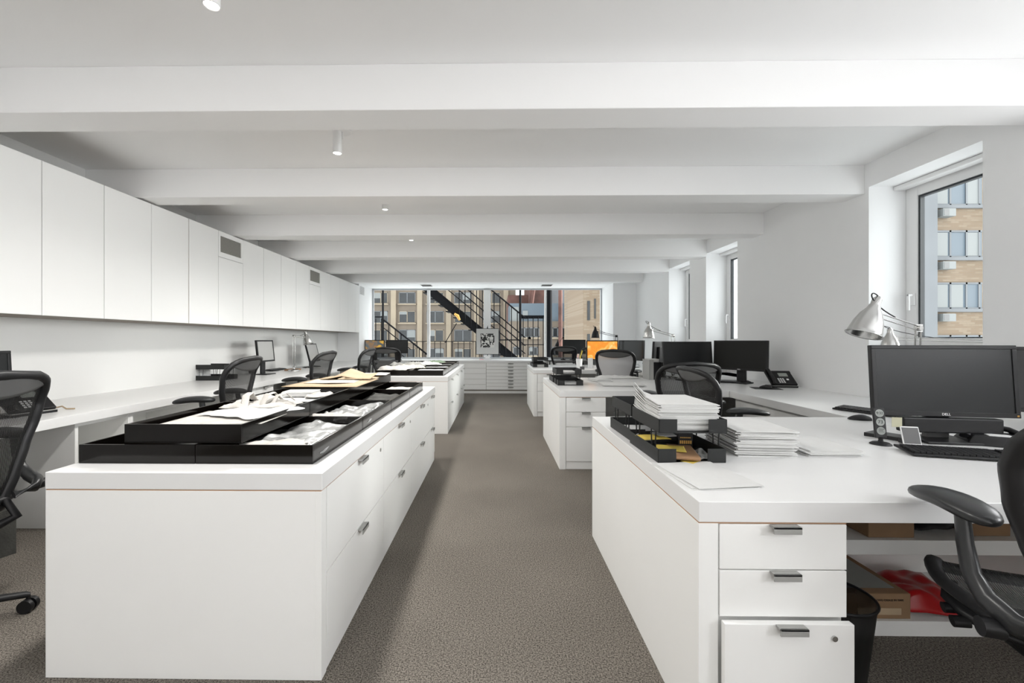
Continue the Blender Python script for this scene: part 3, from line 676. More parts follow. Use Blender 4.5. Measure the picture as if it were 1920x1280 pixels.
# ------------------------------------------------------------------ letter trays and papers
def letter_tray(label, corner, rz, z, deep=.33, wd=.265, upper=False, group='charcoal letter trays'):
    t = thing('letter_tray', label, 'letter tray', (corner[0], corner[1], z), rz, group); h = .055
    b = MB(); b.box(0, wd, 0, deep, 0, .003).box(0, .004, 0, deep, .003, h).box(wd-.004, wd, 0, deep, .003, h).box(0, wd, deep-.004, deep, .003, h).box(0, wd*.27, 0, .004, .003, h).box(wd*.73, wd, 0, .004, .003, h)
    b.build('tray_body', 'tray', t, .0015)
    if upper:
        for sx in (.006, wd-.006):
            for sy in (.07, deep-.07):
                w_ = MB(); w_.tube([(sx, sy-.02, -.002), (sx, sy-.012, -upper)], .0028, 6); w_.tube([(sx, sy+.03, -.002), (sx, sy+.022, -upper)], .0028, 6); w_.build('wire_riser', 'black', t)
    return t
def paper_stack(label, c, sx, sy, rz, z, n, th, jit=.006, m='paper', curl=0, name='paper_stack', group=None):
    t = thing(name, label, 'papers', (c[0], c[1], z), rz, group); b = MB(); zz = 0
    for k in range(n):
        h = th/n*.9; a = random.uniform(-1, 1)*jit*4; dx, dy = random.uniform(-jit, jit), random.uniform(-jit, jit)
        mt = Matrix.Translation((dx, dy, zz)) @ Matrix.Rotation(a, 4, 'Z'); f = k/max(1, n-1)
        cu = curl*f
        def top(u, v, z0): 
            x, y = (u-.5)*sx, (v-.5)*sy; e = max(0, .35-u)/.35*max(0, (v-.1)); return (x, y, z0+cu*e*e*1.2)
        nu = 6
        vs = [top(i/nu, j/2, 0) for j in range(3) for i in range(nu+1)]+[top(i/nu, j/2, h) for j in range(3) for i in range(nu+1)]
        o = 3*(nu+1); fs = [(j*(nu+1)+i, j*(nu+1)+i+1, (j+1)*(nu+1)+i+1, (j+1)*(nu+1)+i) for j in range(2) for i in range(nu)]
        fs += [tuple(q+o for q in f_) for f_ in fs]
        ring = [i for i in range(nu+1)]+[(j*(nu+1)+nu) for j in (1, 2)]+[2*(nu+1)+i for i in range(nu-1, -1, -1)]+[nu+1]
        fs += [(ring[i], ring[(i+1) % len(ring)], ring[(i+1) % len(ring)]+o, ring[i]+o) for i in range(len(ring))]
        b.add(vs, fs, False, mt); zz += th/n
    b.build('sheets', m, t); return t
def sheet(name, label, cat, c, sx, sy, rz, z, amp, m, th=.0015, sc_=6, seed=0, nu=22, nv=22, rag=0, curl=0, group=None):
    def fn(u, v):
        x, y = (u-.5)*sx, (v-.5)*sy
        r = 1+rag*noise.noise(Vector((u*4+seed, v*4, 1)))
        h = noise.noise(Vector((x*sc_+seed*3.7, y*sc_, seed)))*.5+.5; h2 = noise.noise(Vector((x*sc_*3+seed, y*sc_*3, seed*2)))*.25
        e = min(1, 6*min(u, 1-u, v, 1-v)+.25)
        return (x*r, y*r, max(0, amp*(h+h2)*e)+curl*max(0, u-.6)**2)
    o = MB().grid(fn, nu, nv).build(name, m, solid=th, loc=(c[0], c[1], z)); o.rotation_euler = (0, 0, rz)
    return tag(o, label, cat, group)
# near right desk
p = onz(1234, 868, HT); letter_tray('charcoal letter tray holding yellow notes, lower near one on the near right desk', p, .02, HT)
TD = .113
letter_tray('charcoal letter tray loaded with a tall paper pile on the near right desk', (p.x+.008, p.y+.012), .0, HT+TD, upper=TD-.003)
q = onz(1184, 828, HT); letter_tray('empty charcoal letter tray, lower far one on the near right desk', (q.x, q.y+.015), .02, HT)
letter_tray('empty charcoal letter tray, upper far one on the near right desk', (q.x+.008, q.y+.03), .0, HT+TD, upper=TD-.003)
paper_stack('tall curling pile of white papers in the upper near letter tray', (p.x+.139, p.y+.195), .235, .30, .0, HT+TD+.004, 26, .105, .007, curl=.06)
paper_stack('thin stack of papers in the lower far letter tray', (q.x+.13, q.y+.18), .21, .28, .0, HT+.004, 5, .012)
# contents of the lower near tray
zl = HT+.004
sheet('notebook', 'brown covered notebook with white pages lying in the lower near letter tray', 'notebook', (p.x+.135, p.y+.10), .10, .21, -.25, zl+.008, .003, 'brown', .012, seed=2)
sheet('note_sheet', 'yellow note sheet with handwriting on top of the brown notebook', 'note', (p.x+.095, p.y+.115), .11, .10, -.3, zl+.024, .006, 'yellow', .001, seed=4)
sheet('note_sheet', 'yellow receipt at the back of the lower near letter tray', 'note', (p.x+.06, p.y+.22), .12, .09, .15, zl+.045, .012, 'yellow', .001, seed=5)
sheet('receipt', 'crumpled grey receipt behind the yellow notes in the letter tray', 'paper', (p.x+.12, p.y+.25), .09, .08, .1, zl+.05, .014, 'paper', .001, seed=6)
sheet('note_sheet', 'yellow note poking out over the front lip of the lower near letter tray', 'note', (p.x+.125, p.y+.008), .05, .05, .7, zl+.001, .001, 'yellow', .001, seed=7)
t = thing('small_box', 'small black box with gold lettering at the back of the lower near letter tray', 'box', (p.x+.19, p.y+.20, zl), -.1)
rect(-.03, .03, -.012, .012, 0, .075).build('box_body', 'black', t, .001)
g = MB()
for k in range(6): g.box(-.024+k*.0085, -.018+k*.0085, -.0128, -.012, .026, .040)
for k in range(9): g.box(-.022+k*.005, -.019+k*.005, -.0128, -.012, .05, .055)
g.build('lettering', 'gold', t)
sheet('plastic_packet', 'crumpled clear packet at the right front of the lower near letter tray', 'packet', (p.x+.20, p.y+.08), .08, .09, .3, zl, .03, 'plast', .001, 22, 9)
sheet('glass_disc', 'round translucent blister pack at the left of the lower near letter tray', 'packet', (p.x+.04, p.y+.285), .06, .05, .3, zl+.02, .03, 'plast', .001, 12, 3)
# piles beside the trays
c = onz(1408, 842, HT); paper_stack('thick pile of folders and papers right of the letter trays', (c.x+.005, c.y+.03), .235, .30, -.06, HT, 24, .105, .010)
c = onz(1521, 843, HT); paper_stack('low pile of white papers right of the thick pile', (c.x+.02, c.y+.02), .215, .26, -.02, HT, 8, .022, .008)
c = onz(1328, 893, HT); paper_stack('loose white drawing sheets at the front left of the near right desk', (c.x-.012, c.y+.02), .225, .28, .12, HT, 4, .006, .010)
# middle right desk trays and papers
p2 = onz(1046, 722.5, HT)
letter_tray('grey letter tray, lower one at the corner of the middle right desk', (p2.x, p2.y), .0, HT, upper=False)
letter_tray('grey letter tray with papers, upper one at the corner of the middle right desk', (p2.x-.01, p2.y+.03), .0, HT+TD, upper=TD-.003)
letter_tray('grey letter tray behind the corner pair on the middle right desk', (p2.x-.005, p2.y+.36), .0, HT)
paper_stack('papers lying in the upper corner tray of the middle right desk', (p2.x+.11, p2.y+.22), .20, .26, 0, HT+TD+.004, 5, .02)
paper_stack('papers lying in the lower corner tray of the middle right desk', (p2.x+.13, p2.y+.16), .20, .26, 0, HT+.004, 5, .02)
c = onz(1165, 722, HT); paper_stack('fanned pile of white sheets at the front of the middle right desk', (c.x, c.y), .40, .30, -.1, HT, 6, .02, .02)
c = onz(1128, 714, HT); paper_stack('folded magazines beside the fanned sheets on the middle right desk', (c.x-.02, c.y), .18, .26, .25, HT, 5, .03, .012)
c = onz(1160, 708, HT); sheet('drawing_sheet', 'large open sheet with a raised fold at the far edge of the middle right desk', 'paper', (c.x-.02, c.y-.02), .5, .28, .1, HT, .04, 'paper', .001, 5, 11)
# farthest right desk trays
p3 = onz(1001, 688.5, HT)
for zz, lb in ((HT, 'lower'), (HT+TD, 'upper')):
    letter_tray('black letter tray, %s one of the near pair on the farthest right desk' % lb, (p3.x-.01, p3.y+.03), 0, zz, upper=False if zz == HT else TD-.003)
paper_stack('papers in the lower near tray of the farthest right desk', (p3.x+.12, p3.y+.2), .2, .26, 0, HT+.004, 4, .03)
letter_tray('black letter tray, farther one at the corner of the farthest right desk', (p3.x-.01, p3.y+.38), 0, HT)
tag(rect(0, .18, 0, .22, 0, .09).build('desk_box', 'black', loc=(p3.x+.03, p3.y+.42, HT+.056), bev=.01), 'black box on the tray at the corner of the farthest right desk', 'box')
# left worktop trays
c = onz(363, 713, HT); letter_tray('charcoal letter tray, lower one on the left worktop behind the second chair', (c.x+.36, c.y+.0), R(90), HT, .34, .27)
letter_tray('charcoal letter tray, upper one on the left worktop behind the second chair', (c.x+.36, c.y), R(90), HT+.13, .34, .27, upper=.127)
c = onz(634, 677, HT); letter_tray('charcoal letter tray, lower one at the far end of the left worktop', (c.x+.31, c.y), R(90), HT, .34, .32)
letter_tray('charcoal letter tray, upper one at the far end of the left worktop', (c.x+.31, c.y), R(90), HT+.13, .34, .32, upper=.127)
# ------------------------------------------------------------------ sample trays on the islands
def sample_tray(label, x0, y0, wd, dp, z, h=.073, group='black glossy sample trays on the near island', m='blackg'):
    t = thing('sample_tray', label, 'tray', (x0, y0, z), 0, group)
    b = MB(); k = .009; b.box(0, wd, 0, dp, 0, .005).box(0, k, k, dp-k, .005, h).box(wd-k, wd, k, dp-k, .005, h).box(0, wd, 0, k, .005, h).box(0, wd, dp-k, dp, .005, h)
    b.build('tray_body', m, t, .0012); return t
XC = [-1.615, -1.158]; TW = .454; TDp = .612
rows = ['first', 'second', 'third', 'fourth']
for r in range(4):
    for c_, cn in ((0, 'left'), (1, 'right')):
        sample_tray('black glossy sample tray, lower %s column of the near island, %s from front' % (cn, rows[r]), XC[c_], 1.63+r*(TDp+.004), TW, TDp, HT)
XT = -1.456
tops = [(1.652, .612), (2.268, .612), (2.90, .60), (3.52, .62)]
for r, (y, d) in enumerate(tops):
    sample_tray('black glossy sample tray, upper layer of the near island, %s from front' % rows[r], XT+(0 if r < 2 else -.01*r), y, .462, d, HT+.0745)
z2 = HT+.0745+.006; z1 = HT+.006
sheet('pattern_paper', 'large cream pattern sheet lying in the front upper tray', 'paper', (-1.20, 1.93), .42, .34, .05, z2+.045, .006, 'fabricw', .0015, 5, 1)
sheet('pattern_paper', 'ragged white paper cut-out on top of the cream sheet in the front upper tray', 'paper', (-1.16, 2.02), .34, .30, -.3, z2+.055, .02, 'paper', .001, 8, 2, rag=.25)
sheet('fabric_swatch', 'white lace swatch with loops at the back of the front upper tray', 'fabric', (-1.20, 2.17), .34, .15, .1, z2+.055, .045, 'fabricw', .002, 14, 3, rag=.2)
for k, (x, y, rz) in enumerate(((-1.27, 2.16, .3), (-1.17, 2.19, -.3), (-1.10, 2.17, -.6))):
    b = MB(); b.tube([(0, -.05, 0), (0, -.02, .05), (.01, .02, .06), (.02, .06, .02)], .018, 8, flat=.15)
    tag(b.build('ribbon_loop', 'fabricw', loc=(x, y, z2+.065)), 'standing white ribbon loop on the lace swatch, %s from the left' % rows[k], 'ribbon', 'ribbon loops in the front upper tray').rotation_euler = (0, 0, rz)
sheet('pattern_paper', 'white papers filling the second upper tray', 'paper', (-1.20, 2.56), .40, .50, .0, z2+.035, .012, 'paper', .002, 6, 5)
paper_stack('small block of white cards in the second upper tray', (-1.22, 2.66), .19, .12, .05, z2+.05, 8, .03, .003)
sheet('fabric_swatch', 'crumpled white cloth right of the card block in the second upper tray', 'fabric', (-1.09, 2.62), .15, .16, .3, z2+.05, .035, 'fabricw', .002, 14, 8)
sheet('fabric_swatch', 'small twisted white scraps at the left of the second upper tray', 'fabric', (-1.37, 2.50), .12, .13, .8, z2+.05, .03, 'fabricw', .002, 20, 9, rag=.4)
t = tag(MB().grid(lambda u, v: ((u-.5)*.52, (v-.5)*.56, .010*math.sin(u*9)*v), 10, 6).build('cardboard_sheet', 'cardl', solid=.004, loc=(-1.22, 3.20, z2+.072)), 'wide pale cardboard sheet lying across the third upper tray', 'cardboard')
sheet('pattern_paper', 'cream papers on the cardboard sheet', 'paper', (-1.24, 3.26), .36, .30, .1, z2+.080, .010, 'paper2', .001, 6, 12)
b = MB(); b.grid(lambda u, v: ((u-.5)*.40, (v-.5)*.22, .055*max(0, 1-abs(u-.45)*3.2)*(.4+.6*v)+.03*u*v), 16, 6)
tag(b.build('folded_card', 'cardl', solid=.003, loc=(-1.18, 3.42, z2+.092)), 'folded brown card standing like a tent on the cardboard sheet', 'cardboard')
sheet('envelope', 'open tan envelope in the fourth upper tray', 'envelope', (-1.22, 3.86), .36, .34, .1, z2+.05, .03, 'cardl', .002, 5, 14)
sheet('envelope', 'small orange-brown packet in the fourth upper tray', 'envelope', (-1.28, 3.78), .12, .12, .4, z2+.085, .03, 'card', .002, 5, 15)
sheet('pattern_paper', 'white folded papers at the back right of the fourth upper tray', 'paper', (-1.13, 3.98), .24, .26, .1, z2+.075, .02, 'paper', .002, 6, 16)
# right column of the lower layer: bagged fabric
specs = [(-.865, 1.94, .30, .50, .05, 'plast', .07), (-.86, 2.56, .30, .50, .0, 'plast', .07), (-.86, 3.18, .28, .48, .0, 'fabricd', .05), (-.86, 3.80, .30, .50, 0, 'fabricw', .03)]
fl = ['large pale bagged fabric bundle in the front right lower tray', 'pale bagged fabric bundle in the second right lower tray', 'dark lace pieces in the third right lower tray', 'white papers in the fourth right lower tray']
for k, (x, y, sx, sy, rz, m, am) in enumerate(specs):
    sheet('fabric_bundle' if k < 3 else 'pattern_paper', fl[k], 'fabric' if k < 3 else 'paper', (x, y), sx, sy, rz, z1+.012, am, m, .004, 7, 20+k, 34, 34, rag=.12)
sheet('fabric_bundle', 'dark grey folded cloth under the pale bundle in the front right lower tray', 'fabric', (-.95, 1.95), .36, .54, 0, z1, .018, 'fabricd', .003, 5, 30)
sheet('fabric_bundle', 'dark grey folded cloth under the pale bundle in the second right lower tray', 'fabric', (-.95, 2.57), .36, .54, 0, z1, .018, 'fabricd', .003, 5, 31)
sheet('fabric_swatch', 'cream swatch edge curled at the front of the front right lower tray', 'fabric', (-.90, 1.72), .26, .10, .15, z1+.045, .02, 'fabricw', .003, 16, 33, rag=.3)
sheet('fabric_swatch', 'tangled white cloth at the front of the second right lower tray', 'fabric', (-.90, 2.34), .26, .10, .1, z1+.045, .022, 'fabricw', .003, 16, 34, rag=.3)
# far island
for r in range(4):
    for c_, cn in ((0, 'left'), (1, 'right')):
        sample_tray('dark sample tray, %s column of the far island, %s from front' % (cn, rows[r]), XC[c_], 5.68+r*(TDp+.004), TW, TDp, HT, group='dark sample trays on the far island')
far = [(-.93, 5.98, .36, .46, 'paper', 'white sheets in the front right tray of the far island'), (-.93, 6.6, .36, .46, 'paper', 'white sheets in the second right tray of the far island'), (-.93, 7.2, .36, .4, 'paper', 'white sheets in the third right tray of the far island'), (-.93, 7.82, .36, .4, 'paper2', 'cream sheets in the fourth right tray of the far island')]
for k, (x, y, sx, sy, m, lb) in enumerate(far): sheet('pattern_paper', lb, 'paper', (x, y), sx, sy, .03*k, z1+.04, .012, m, .001, 6, 40+k)
pl = [(-1.42, 5.95, .40, .50, 'fabricw', .08, 'tangled white cloth heaped on the front left tray of the far island'), (-1.25, 6.35, .36, .40, 'paper2', .06, 'cream crumpled papers on the left trays of the far island'),
      (-1.40, 6.70, .42, .50, 'fabric', .09, 'grey green cloth draped over the left trays of the far island'), (-1.22, 7.2, .42, .44, 'paper', .06, 'white crumpled sheets toward the back left trays of the far island'), (-1.12, 7.75, .30, .30, 'greenp', .06, 'dull green folder leaning at the back of the far island')]
for k, (x, y, sx, sy, m, am, lb) in enumerate(pl): sheet('sample_pile', lb, 'fabric' if 'cloth' in lb else 'paper', (x, y), sx, sy, .3*k, HT+.06, am, m, .002, 9, 50+k, rag=.25)

# ------------------------------------------------------------------ things on the desks
# clock with three round displays
c = onz(1655, 834, HT)
t = thing('desk_clock', 'black upright desk clock with three round displays reading 9:32 and 73', 'clock', (c.x, c.y+.01, HT), -.12)
MB().lathe([(.040, 0), (.040, .004), (.030, .011), (.012, .014)], Matrix.Scale(1, 4)).build('base', 'black', t)
mt = Matrix.Translation((0, 0, .03)) @ Matrix.Rotation(R(-7), 4, 'X')
MB().lathe([(.011, .012), (.008, .022), (.012, .036)]).build('neck', 'black', t)
MB().box(-.024, .024, -.006, .006, 0, .135, mt).build('body', 'dark', t, .003)
for k, tx in enumerate(('9:32', '73', '')):
    ctr = mt @ Vector((0, -.0062, .112-k*.040)); dm = Matrix.Translation(ctr) @ Matrix.Rotation(R(90-7), 4, 'X')
    d = MB().lathe([(.0175, 0), (.0175, .001)], dm, 28).build('display', 'lcd', t)
    if tx: text('digits', tx, .016 if k == 0 else .022, 'ink', d, ctr+Vector((0, -.0014, 0)), (R(83), 0, 0), .0002)
    else:
        g = MB()
        for j in range(3):
            for i in range(4-j % 2): g.box(-.010+i*.006, -.006+i*.006, -.0006, 0, -.008+j*.007, -.004+j*.007, Matrix.Translation(ctr+Vector((0, -.0012, 0))))
        g.build('digits', 'greyp', d)
# keyboards
def keyboard(label, c, rz, z=HT, w_=.44, d=.135, rise=.012):
    t = thing('keyboard', label, 'keyboard', (c[0], c[1], z), rz, 'black keyboards')
    tl = Matrix.Rotation(R(4), 4, 'X')
    MB().box(-w_/2, w_/2, -d/2, d/2, .004, .014, Matrix.Translation((0, 0, .004)) @ tl).build('case', 'black', t, .003)
    k = MB(); nc = 21
    for r in range(5):
        for i in range(nc):
            if i in (15, 19-4) : continue
            x = -w_/2+.012+i*(w_-.024)/nc; y = -d/2+.012+r*(d-.03)/5
            k.box(x, x+(w_-.024)/nc-.003, y, y+(d-.03)/5-.003, .014, .021, Matrix.Translation((0, 0, .004)) @ tl)
    k.build('keys', 'dark', t); return t
a, b = onz(1712, 856, HT), onz(1868, 866, HT); dr = (b-a).normalized(); rzk = math.atan2(dr.y, dr.x)
nrm = Vector((-dr.y, dr.x, 0)); keyboard('black keyboard in front of the large monitor on the near right desk', a+dr*.22+nrm*.0675, rzk)
a = onz(1617, 778, HT); keyboard('black keyboard on the right wall worktop left of the large monitor', (a.x+.12, a.y+.06), -1.15, w_=.40)
a = onz(1388, 718, HT); keyboard('black keyboard below the monitor beside the desk phone', (a.x-.1, a.y+.05), -.25)
a = onz(517, 695, HT); keyboard('black keyboard at the pale-screened monitor on the left worktop', (a.x-.05, a.y+.1), R(90))
a = onz(590, 690, HT); keyboard('black keyboard under the tilted monitor on the left worktop', (a.x-.1, 7.3), R(90))
def mouse(label, c, rz):
    rings = []
    for k in range(9):
        f = k/8; y = -.055+.11*f; s_ = math.sin(math.pi*(.06+.88*f))**.5; rings.append([(.031*s_*math.cos(q), y, .001+max(0, .034*s_*math.sin(q)*(1.1-.35*f))) for q in [2*math.pi*i/14 for i in range(14)]])
    o = MB().loft(rings).build('mouse', 'dark', loc=(c[0], c[1], HT)); o.rotation_euler = (0, 0, rz); return tag(o, label, 'mouse')
a = onz(1612, 787, HT); mouse('black mouse beside the keyboard left of the large monitor', a, 1.2)
a = onz(1436, 728, HT); mouse('black mouse on the dark pad in front of the desk phone', (a.x, a.y), .6)
tag(rect(-.12, .12, -.10, .10, 0, .003).build('mouse_pad', 'dark', loc=(a.x+.0, a.y+.0, HT), bev=.001), 'dark mouse pad in front of the desk phone', 'mouse pad').rotation_euler = (0, 0, -.3)
for o in C.objects:
    if o.name.startswith('mouse') and o.get('label', '').startswith('black mouse on the dark pad'): o.location.z = HT+.003
# desk phones
def phone(label, c, rz, s=1.0):
    t = thing('desk_phone', label, 'telephone', (c[0], c[1], HT), rz, 'black desk phones')
    tl = Matrix.Translation((0, -.07, .018)) @ Matrix.Rotation(R(38), 4, 'X')
    MB().box(-.11, .13, 0, .19, 0, .02, tl).box(-.11, .13, .17, .20, .0, .024, tl).build('body', 'black', t, .004)
    MB().box(-.11, .13, -.09, .06, 0, .016).build('foot', 'black', t, .003)
    MB().box(-.11, .13, -.092, -.07, .016, .020).build('trim', 'alu', t)
    MB().box(-.0, .085, .115, .165, .02, .0225, tl).build('screen', 'lcd', t)
    k = MB()
    for r in range(4):
        for i in range(3): k.box(-.03+i*.022, -.016+i*.022, .022+r*.018, .032+r*.018, .02, .0235, tl)
    k.box(.052, .072, .06, .08, .02, .0235, tl); k.build('keys', 'whitep', t)
    h = MB(); h.tube([tl @ Vector((-.085, -.0, .028)), tl @ Vector((-.085, .03, .046)), tl @ Vector((-.085, .15, .046)), tl @ Vector((-.085, .21, .032))], [.022, .019, .019, .024], 10, flat=.8)
    h.build('handset', 'black', t)
    cd = MB(); pts = []
    for i in range(120):
        f = i/119; ctr = Vector((-.10-.10*math.sin(f*math.pi), -.09+.02*f-.08*f, .012)); q = f*2*math.pi*22
        pts.append(ctr+Vector((math.cos(q)*.006, 0, math.sin(q)*.006)))
    cd.tube(pts, .0015, 5); cd.build('cord', 'black', t); return t
a = onz(1478, 727, HT); phone('black desk phone with a pale display on the right worktop', (a.x-.02, a.y+.10), -.12)
a = onz(75, 776, HT); phone('black desk phone on the left worktop behind the nearest chair', (a.x-.09, a.y-.02), R(78))
a = onz(1880, 838, HT)
t = thing('desk_phone', 'black curved desk phone between the keyboard and the nearest right chair', 'telephone', (a.x+.02, a.y+.06, HT), -.5, 'black desk phones')
MB().tube([(-.10, -.04, .035), (-.07, .03, .065), (.0, .07, .075), (.08, .07, .06), (.11, .02, .04)], [.02, .022, .02, .022, .024], 10, flat=.6).build('handset', 'black', t)
MB().loft([[(x*k, y*k, z) for x, y in ((-.1, -.08), (.1, -.08), (.1, .08), (-.1, .08))] for k, z in ((1, 0), (1, .012), (.8, .045))]).build('body', 'black', t, .006)
MB().box(-.03, .05, -.06, -.01, .035, .048).build('keys', 'whitep', t)
# mobile phone on a stand
a = onz(1712, 834, HT); t = thing('mobile_phone', 'grey-screened mobile phone with a white rim leaning behind the near keyboard', 'phone', (a.x, a.y, HT), -.25)
mt = Matrix.Rotation(R(-18), 4, 'X')
MB().box(-.035, .035, 0, .007, 0, .135 * .62, mt).build('body', 'frame', t, .003); MB().box(-.031, .031, -.0006, 0, .005, .078, mt).build('screen', 'greyp', t)
MB().box(-.03, .03, .008, .05, 0, .02).build('cradle', 'black', t, .003)
a = onz(1690, 826, HT); tag(rect(-.05, .05, -.09, .09, 0, .018).build('notebook', 'dark', loc=(a.x, a.y+.05, HT), bev=.002), 'dark grey notebook under the monitor, behind the mobile phone', 'notebook').rotation_euler = (0, 0, .5)
b_ = onz(1652, 800, HT)
# pen cup, phones, small things on the farthest right desk
def at_desk(px, py): return onz(px, py, HT)
a = at_desk(1086, 690); t = thing('pen_cup', 'white cup holding pens and a yellow handled tool on the farthest right desk', 'cup', (a.x, a.y, HT))
MB().lathe([(.045, 0), (.055, .16), (.052, .16), (.043, .005)], cap1=False).build('cup', 'frame', t)
MB().tube([(.01, 0, .02), (.02, 0, .20), (.04, 0, .26), (.05, 0, .30)], .010, 8).build('yellow_tool', 'yellow', t)
for k in range(4): MB().cyl((.01*k-.02, .01, .02), (.025*k-.045, .02, .22+.01*k), .004, 6).build('pen', ('ink', 'pink', 'black', 'greenp')[k], t)
a = at_desk(1090, 692); tag(rect(-.035, .035, -.01, .01, 0, .05).build('desk_thermometer', 'greyp', loc=(a.x, a.y-.07, HT), bev=.002), 'small grey display in front of the pen cup', 'gadget')
a = at_desk(1108, 690)
for k, (dx, dy, w_, h, lb) in enumerate(((.0, .05, .07, .17, 'white carton standing right of the pen cup'), (.10, -.03, .12, .04, 'low white box of clips right of the pen cup'), (.26, .05, .2, .05, 'flat white box below the orange screen'))):
    tag(rect(-w_/2, w_/2, -.04, .04, 0, h).build('carton', 'frame', loc=(a.x+dx, a.y+dy, HT), bev=.002), lb, 'box')
a = at_desk(1060, 683); sheet('drawing_sheet', 'loose white sheet with a curled edge left of the pen cup', 'paper', (a.x, a.y), .35, .25, .2, HT, .03, 'paper', .001, 7, 61)
a = at_desk(1222, 712); t = thing('magazine_file', 'dark magazine file with a silver side at the end of the middle right desk', 'file box', (a.x+.03, a.y+.02, HT), .0)
MB().box(-.05, .0, 0, .003, 0, .24).box(-.05, -.047, 0, .24, 0, .24).build('side', 'alu', t); MB().box(-.0, .09, 0, .003, 0, .21).box(.087, .09, 0, .24, 0, .21).box(-.047, .087, .237, .24, 0, .24).box(-.047, .087, .003, .237, 0, .004).build('body', 'black', t)
paper_stack('papers sticking out of the magazine file', (a.x+.05, a.y+.14), .10, .2, 0, HT+.005, 10, .245, .003)
a = onz(1205, 682, HT); 
for k, (px, py, lb) in enumerate(((1192, 686, 'tangled white cables and adapters left of the black monitor seen from the back'), (1212, 687, 'black cable coil on the farthest right part of the worktop'))):
    a = onz(px, py, HT); pts = [Vector((.07*math.cos(i*.7)*(1-.01*i), .06*math.sin(i*.9), .01+.05*abs(math.sin(i*.5)))) for i in range(26)]
    tag(MB().tube(pts, .006, 6).build('cable', 'frame' if k == 0 else 'black', loc=(a.x, a.y, HT)), lb, 'cable')
# left worktop clutter
a = onz(497, 697, HT); t = thing('document_holder', 'clear document holder with a sheet below the nearer pale screen on the left worktop', 'holder', (a.x-.1, a.y+.06, HT), R(90))
MB().box(-.12, .12, 0, .004, 0, .13, Matrix.Rotation(R(-30), 4, 'X')).build('plate', 'lcd', t); MB().box(-.11, .0, -.002, 0, .01, .12, Matrix.Rotation(R(-30), 4, 'X')).build('sheet', 'paper', t); MB().box(-.08, .08, .02, .08, 0, .01).build('foot', 'black', t)
a = onz(470, 700, HT); tag(rect(-.02, .02, -.02, .02, 0, .05).build('webcam', 'black', loc=(a.x, a.y, HT), bev=.006), 'small black speaker left of the nearer pale screen on the left worktop', 'speaker')
a = onz(549, 694, HT); tag(rect(-.08, .08, -.11, .11, 0, .022).build('book', 'brown', loc=(a.x, a.y, HT), bev=.001), 'tan book lying right of the keyboard on the left worktop', 'book')
sheet('paper_scraps', 'white scraps of paper scattered near the silver lamp on the left worktop', 'paper', (a.x+.12, a.y+.45), .25, .2, .2, HT, .02, 'paper', .001, 14, 66, rag=.4)
a = onz(108, 768, HT); tag(MB().tube([(-.06, 0, .004), (.0, .03, .02), (.05, .01, .006), (.09, .03, .004)], .005, 6).build('cable', 'cardl', loc=(a.x, a.y, HT)), 'beige coiled wire beside the left desk phone', 'cable')
# window sill: framed print on a stand, scissors, card
a = ony(914, 668, 10.15); t = thing('framed_print', 'framed black and white abstract print on a small white stand by the back window', 'picture', (a.x, 10.15, .75))
z0, z1_ = .12, .745; hw = .275
MB().box(-hw, hw, 0, .02, z0, z1_).build('frame', 'black', t, .002); MB().box(-hw+.012, hw-.012, -.001, 0, z0+.012, z1_-.012).build('mat_board', 'paper', t)
MB().box(-.165, .165, -.003, -.001, z0+.17, z0+.50).build('print', 'print', t)
MB().box(-.16, -.145, -.004, -.003, z0+.17, z0+.50).box(-.165, .165, -.004, -.003, z0+.34, z0+.35).box(.05, .056, -.004, -.003, z0+.17, z0+.50).build('print_bars', 'ink', t)
MB().box(-.09, .09, -.06, .08, 0, .03).box(-.05, .05, -.02, .05, .03, .08).box(-.08, .08, -.03, .06, .07, .09).build('stand', 'frame', t, .003)
MB().cyl((0, .04, .08), (0, .04, .80), .008, 8).lathe([(.02, .745), (.012, .77), (.004, .82)], Matrix.Translation((0, .04, 0)), 10).build('easel_pole', 'black', t)
a = onz(940, 672.5, .75); t = thing('scissors', 'black handled scissors on the worktop right of the framed print', 'scissors', (a.x, a.y, .75), .3)
for s_ in (-1, 1):
    MB().tube([(.09+.035*math.cos(q), s_*.035+.025*math.sin(q), .02+.02*(s_ > 0)) for q in [2*math.pi*i/14 for i in range(14)]], .007, 6, closed=True).build('handle', 'black', t)
    MB().box(-.14, .05, -.004+s_*.006, .004+s_*.006, .004, .012, Matrix.Rotation(s_*.06, 4, 'Z')).build('blade', 'chrome', t)
a = onz(908, 674, .75); tag(rect(-.12, .06, -.06, .06, 0, .006).build('pink_card', 'pink', loc=(a.x, a.y, .75)), 'small pink card at the foot of the framed print', 'card')

# ------------------------------------------------------------------ under the near right desk
SY = DY[0]+.51
def on_shelf(px, z, y): return ony(px, 1000, y).x
def carton(label, x0, x1, y0, y1, z, h, m='card', flap=True, rz=0, name='cardboard_box'):
    t = thing(name, label, 'box', ((x0+x1)/2, (y0+y1)/2, z), rz); hx, hy = (x1-x0)/2, (y1-y0)/2
    rect(-hx, hx, -hy, hy, 0, h).build('box_body', m, t, .003)
    if flap: MB().box(-hx-.004, hx+.004, -hy-.004, hy+.004, h*.55, h+.001).build('lid', m, t, .003)
    return t
x0 = ony(1636, 1000, SY).x; x1 = ony(1719, 1000, SY).x
carton('brown lidded cardboard box on the upper shelf under the near right desk', x0, x1+.01, SY+.02, SY+.32, .396, .135)
carton('flat brown box behind the lidded box on the upper shelf', x0-.09, x0-.005, SY+.16, SY+.34, .396, .12, flap=False)
x0b = ony(1843, 1000, SY).x; carton('brown cardboard box near the right end of the upper shelf', x0b, x0b+.16, SY+.04, SY+.34, .396, .15, flap=False)
paper_stack('magazines lying at the left end of the upper shelf under the near right desk', (1.10, SY+.17), .10, .26, .25, .396, 6, .05, .012)
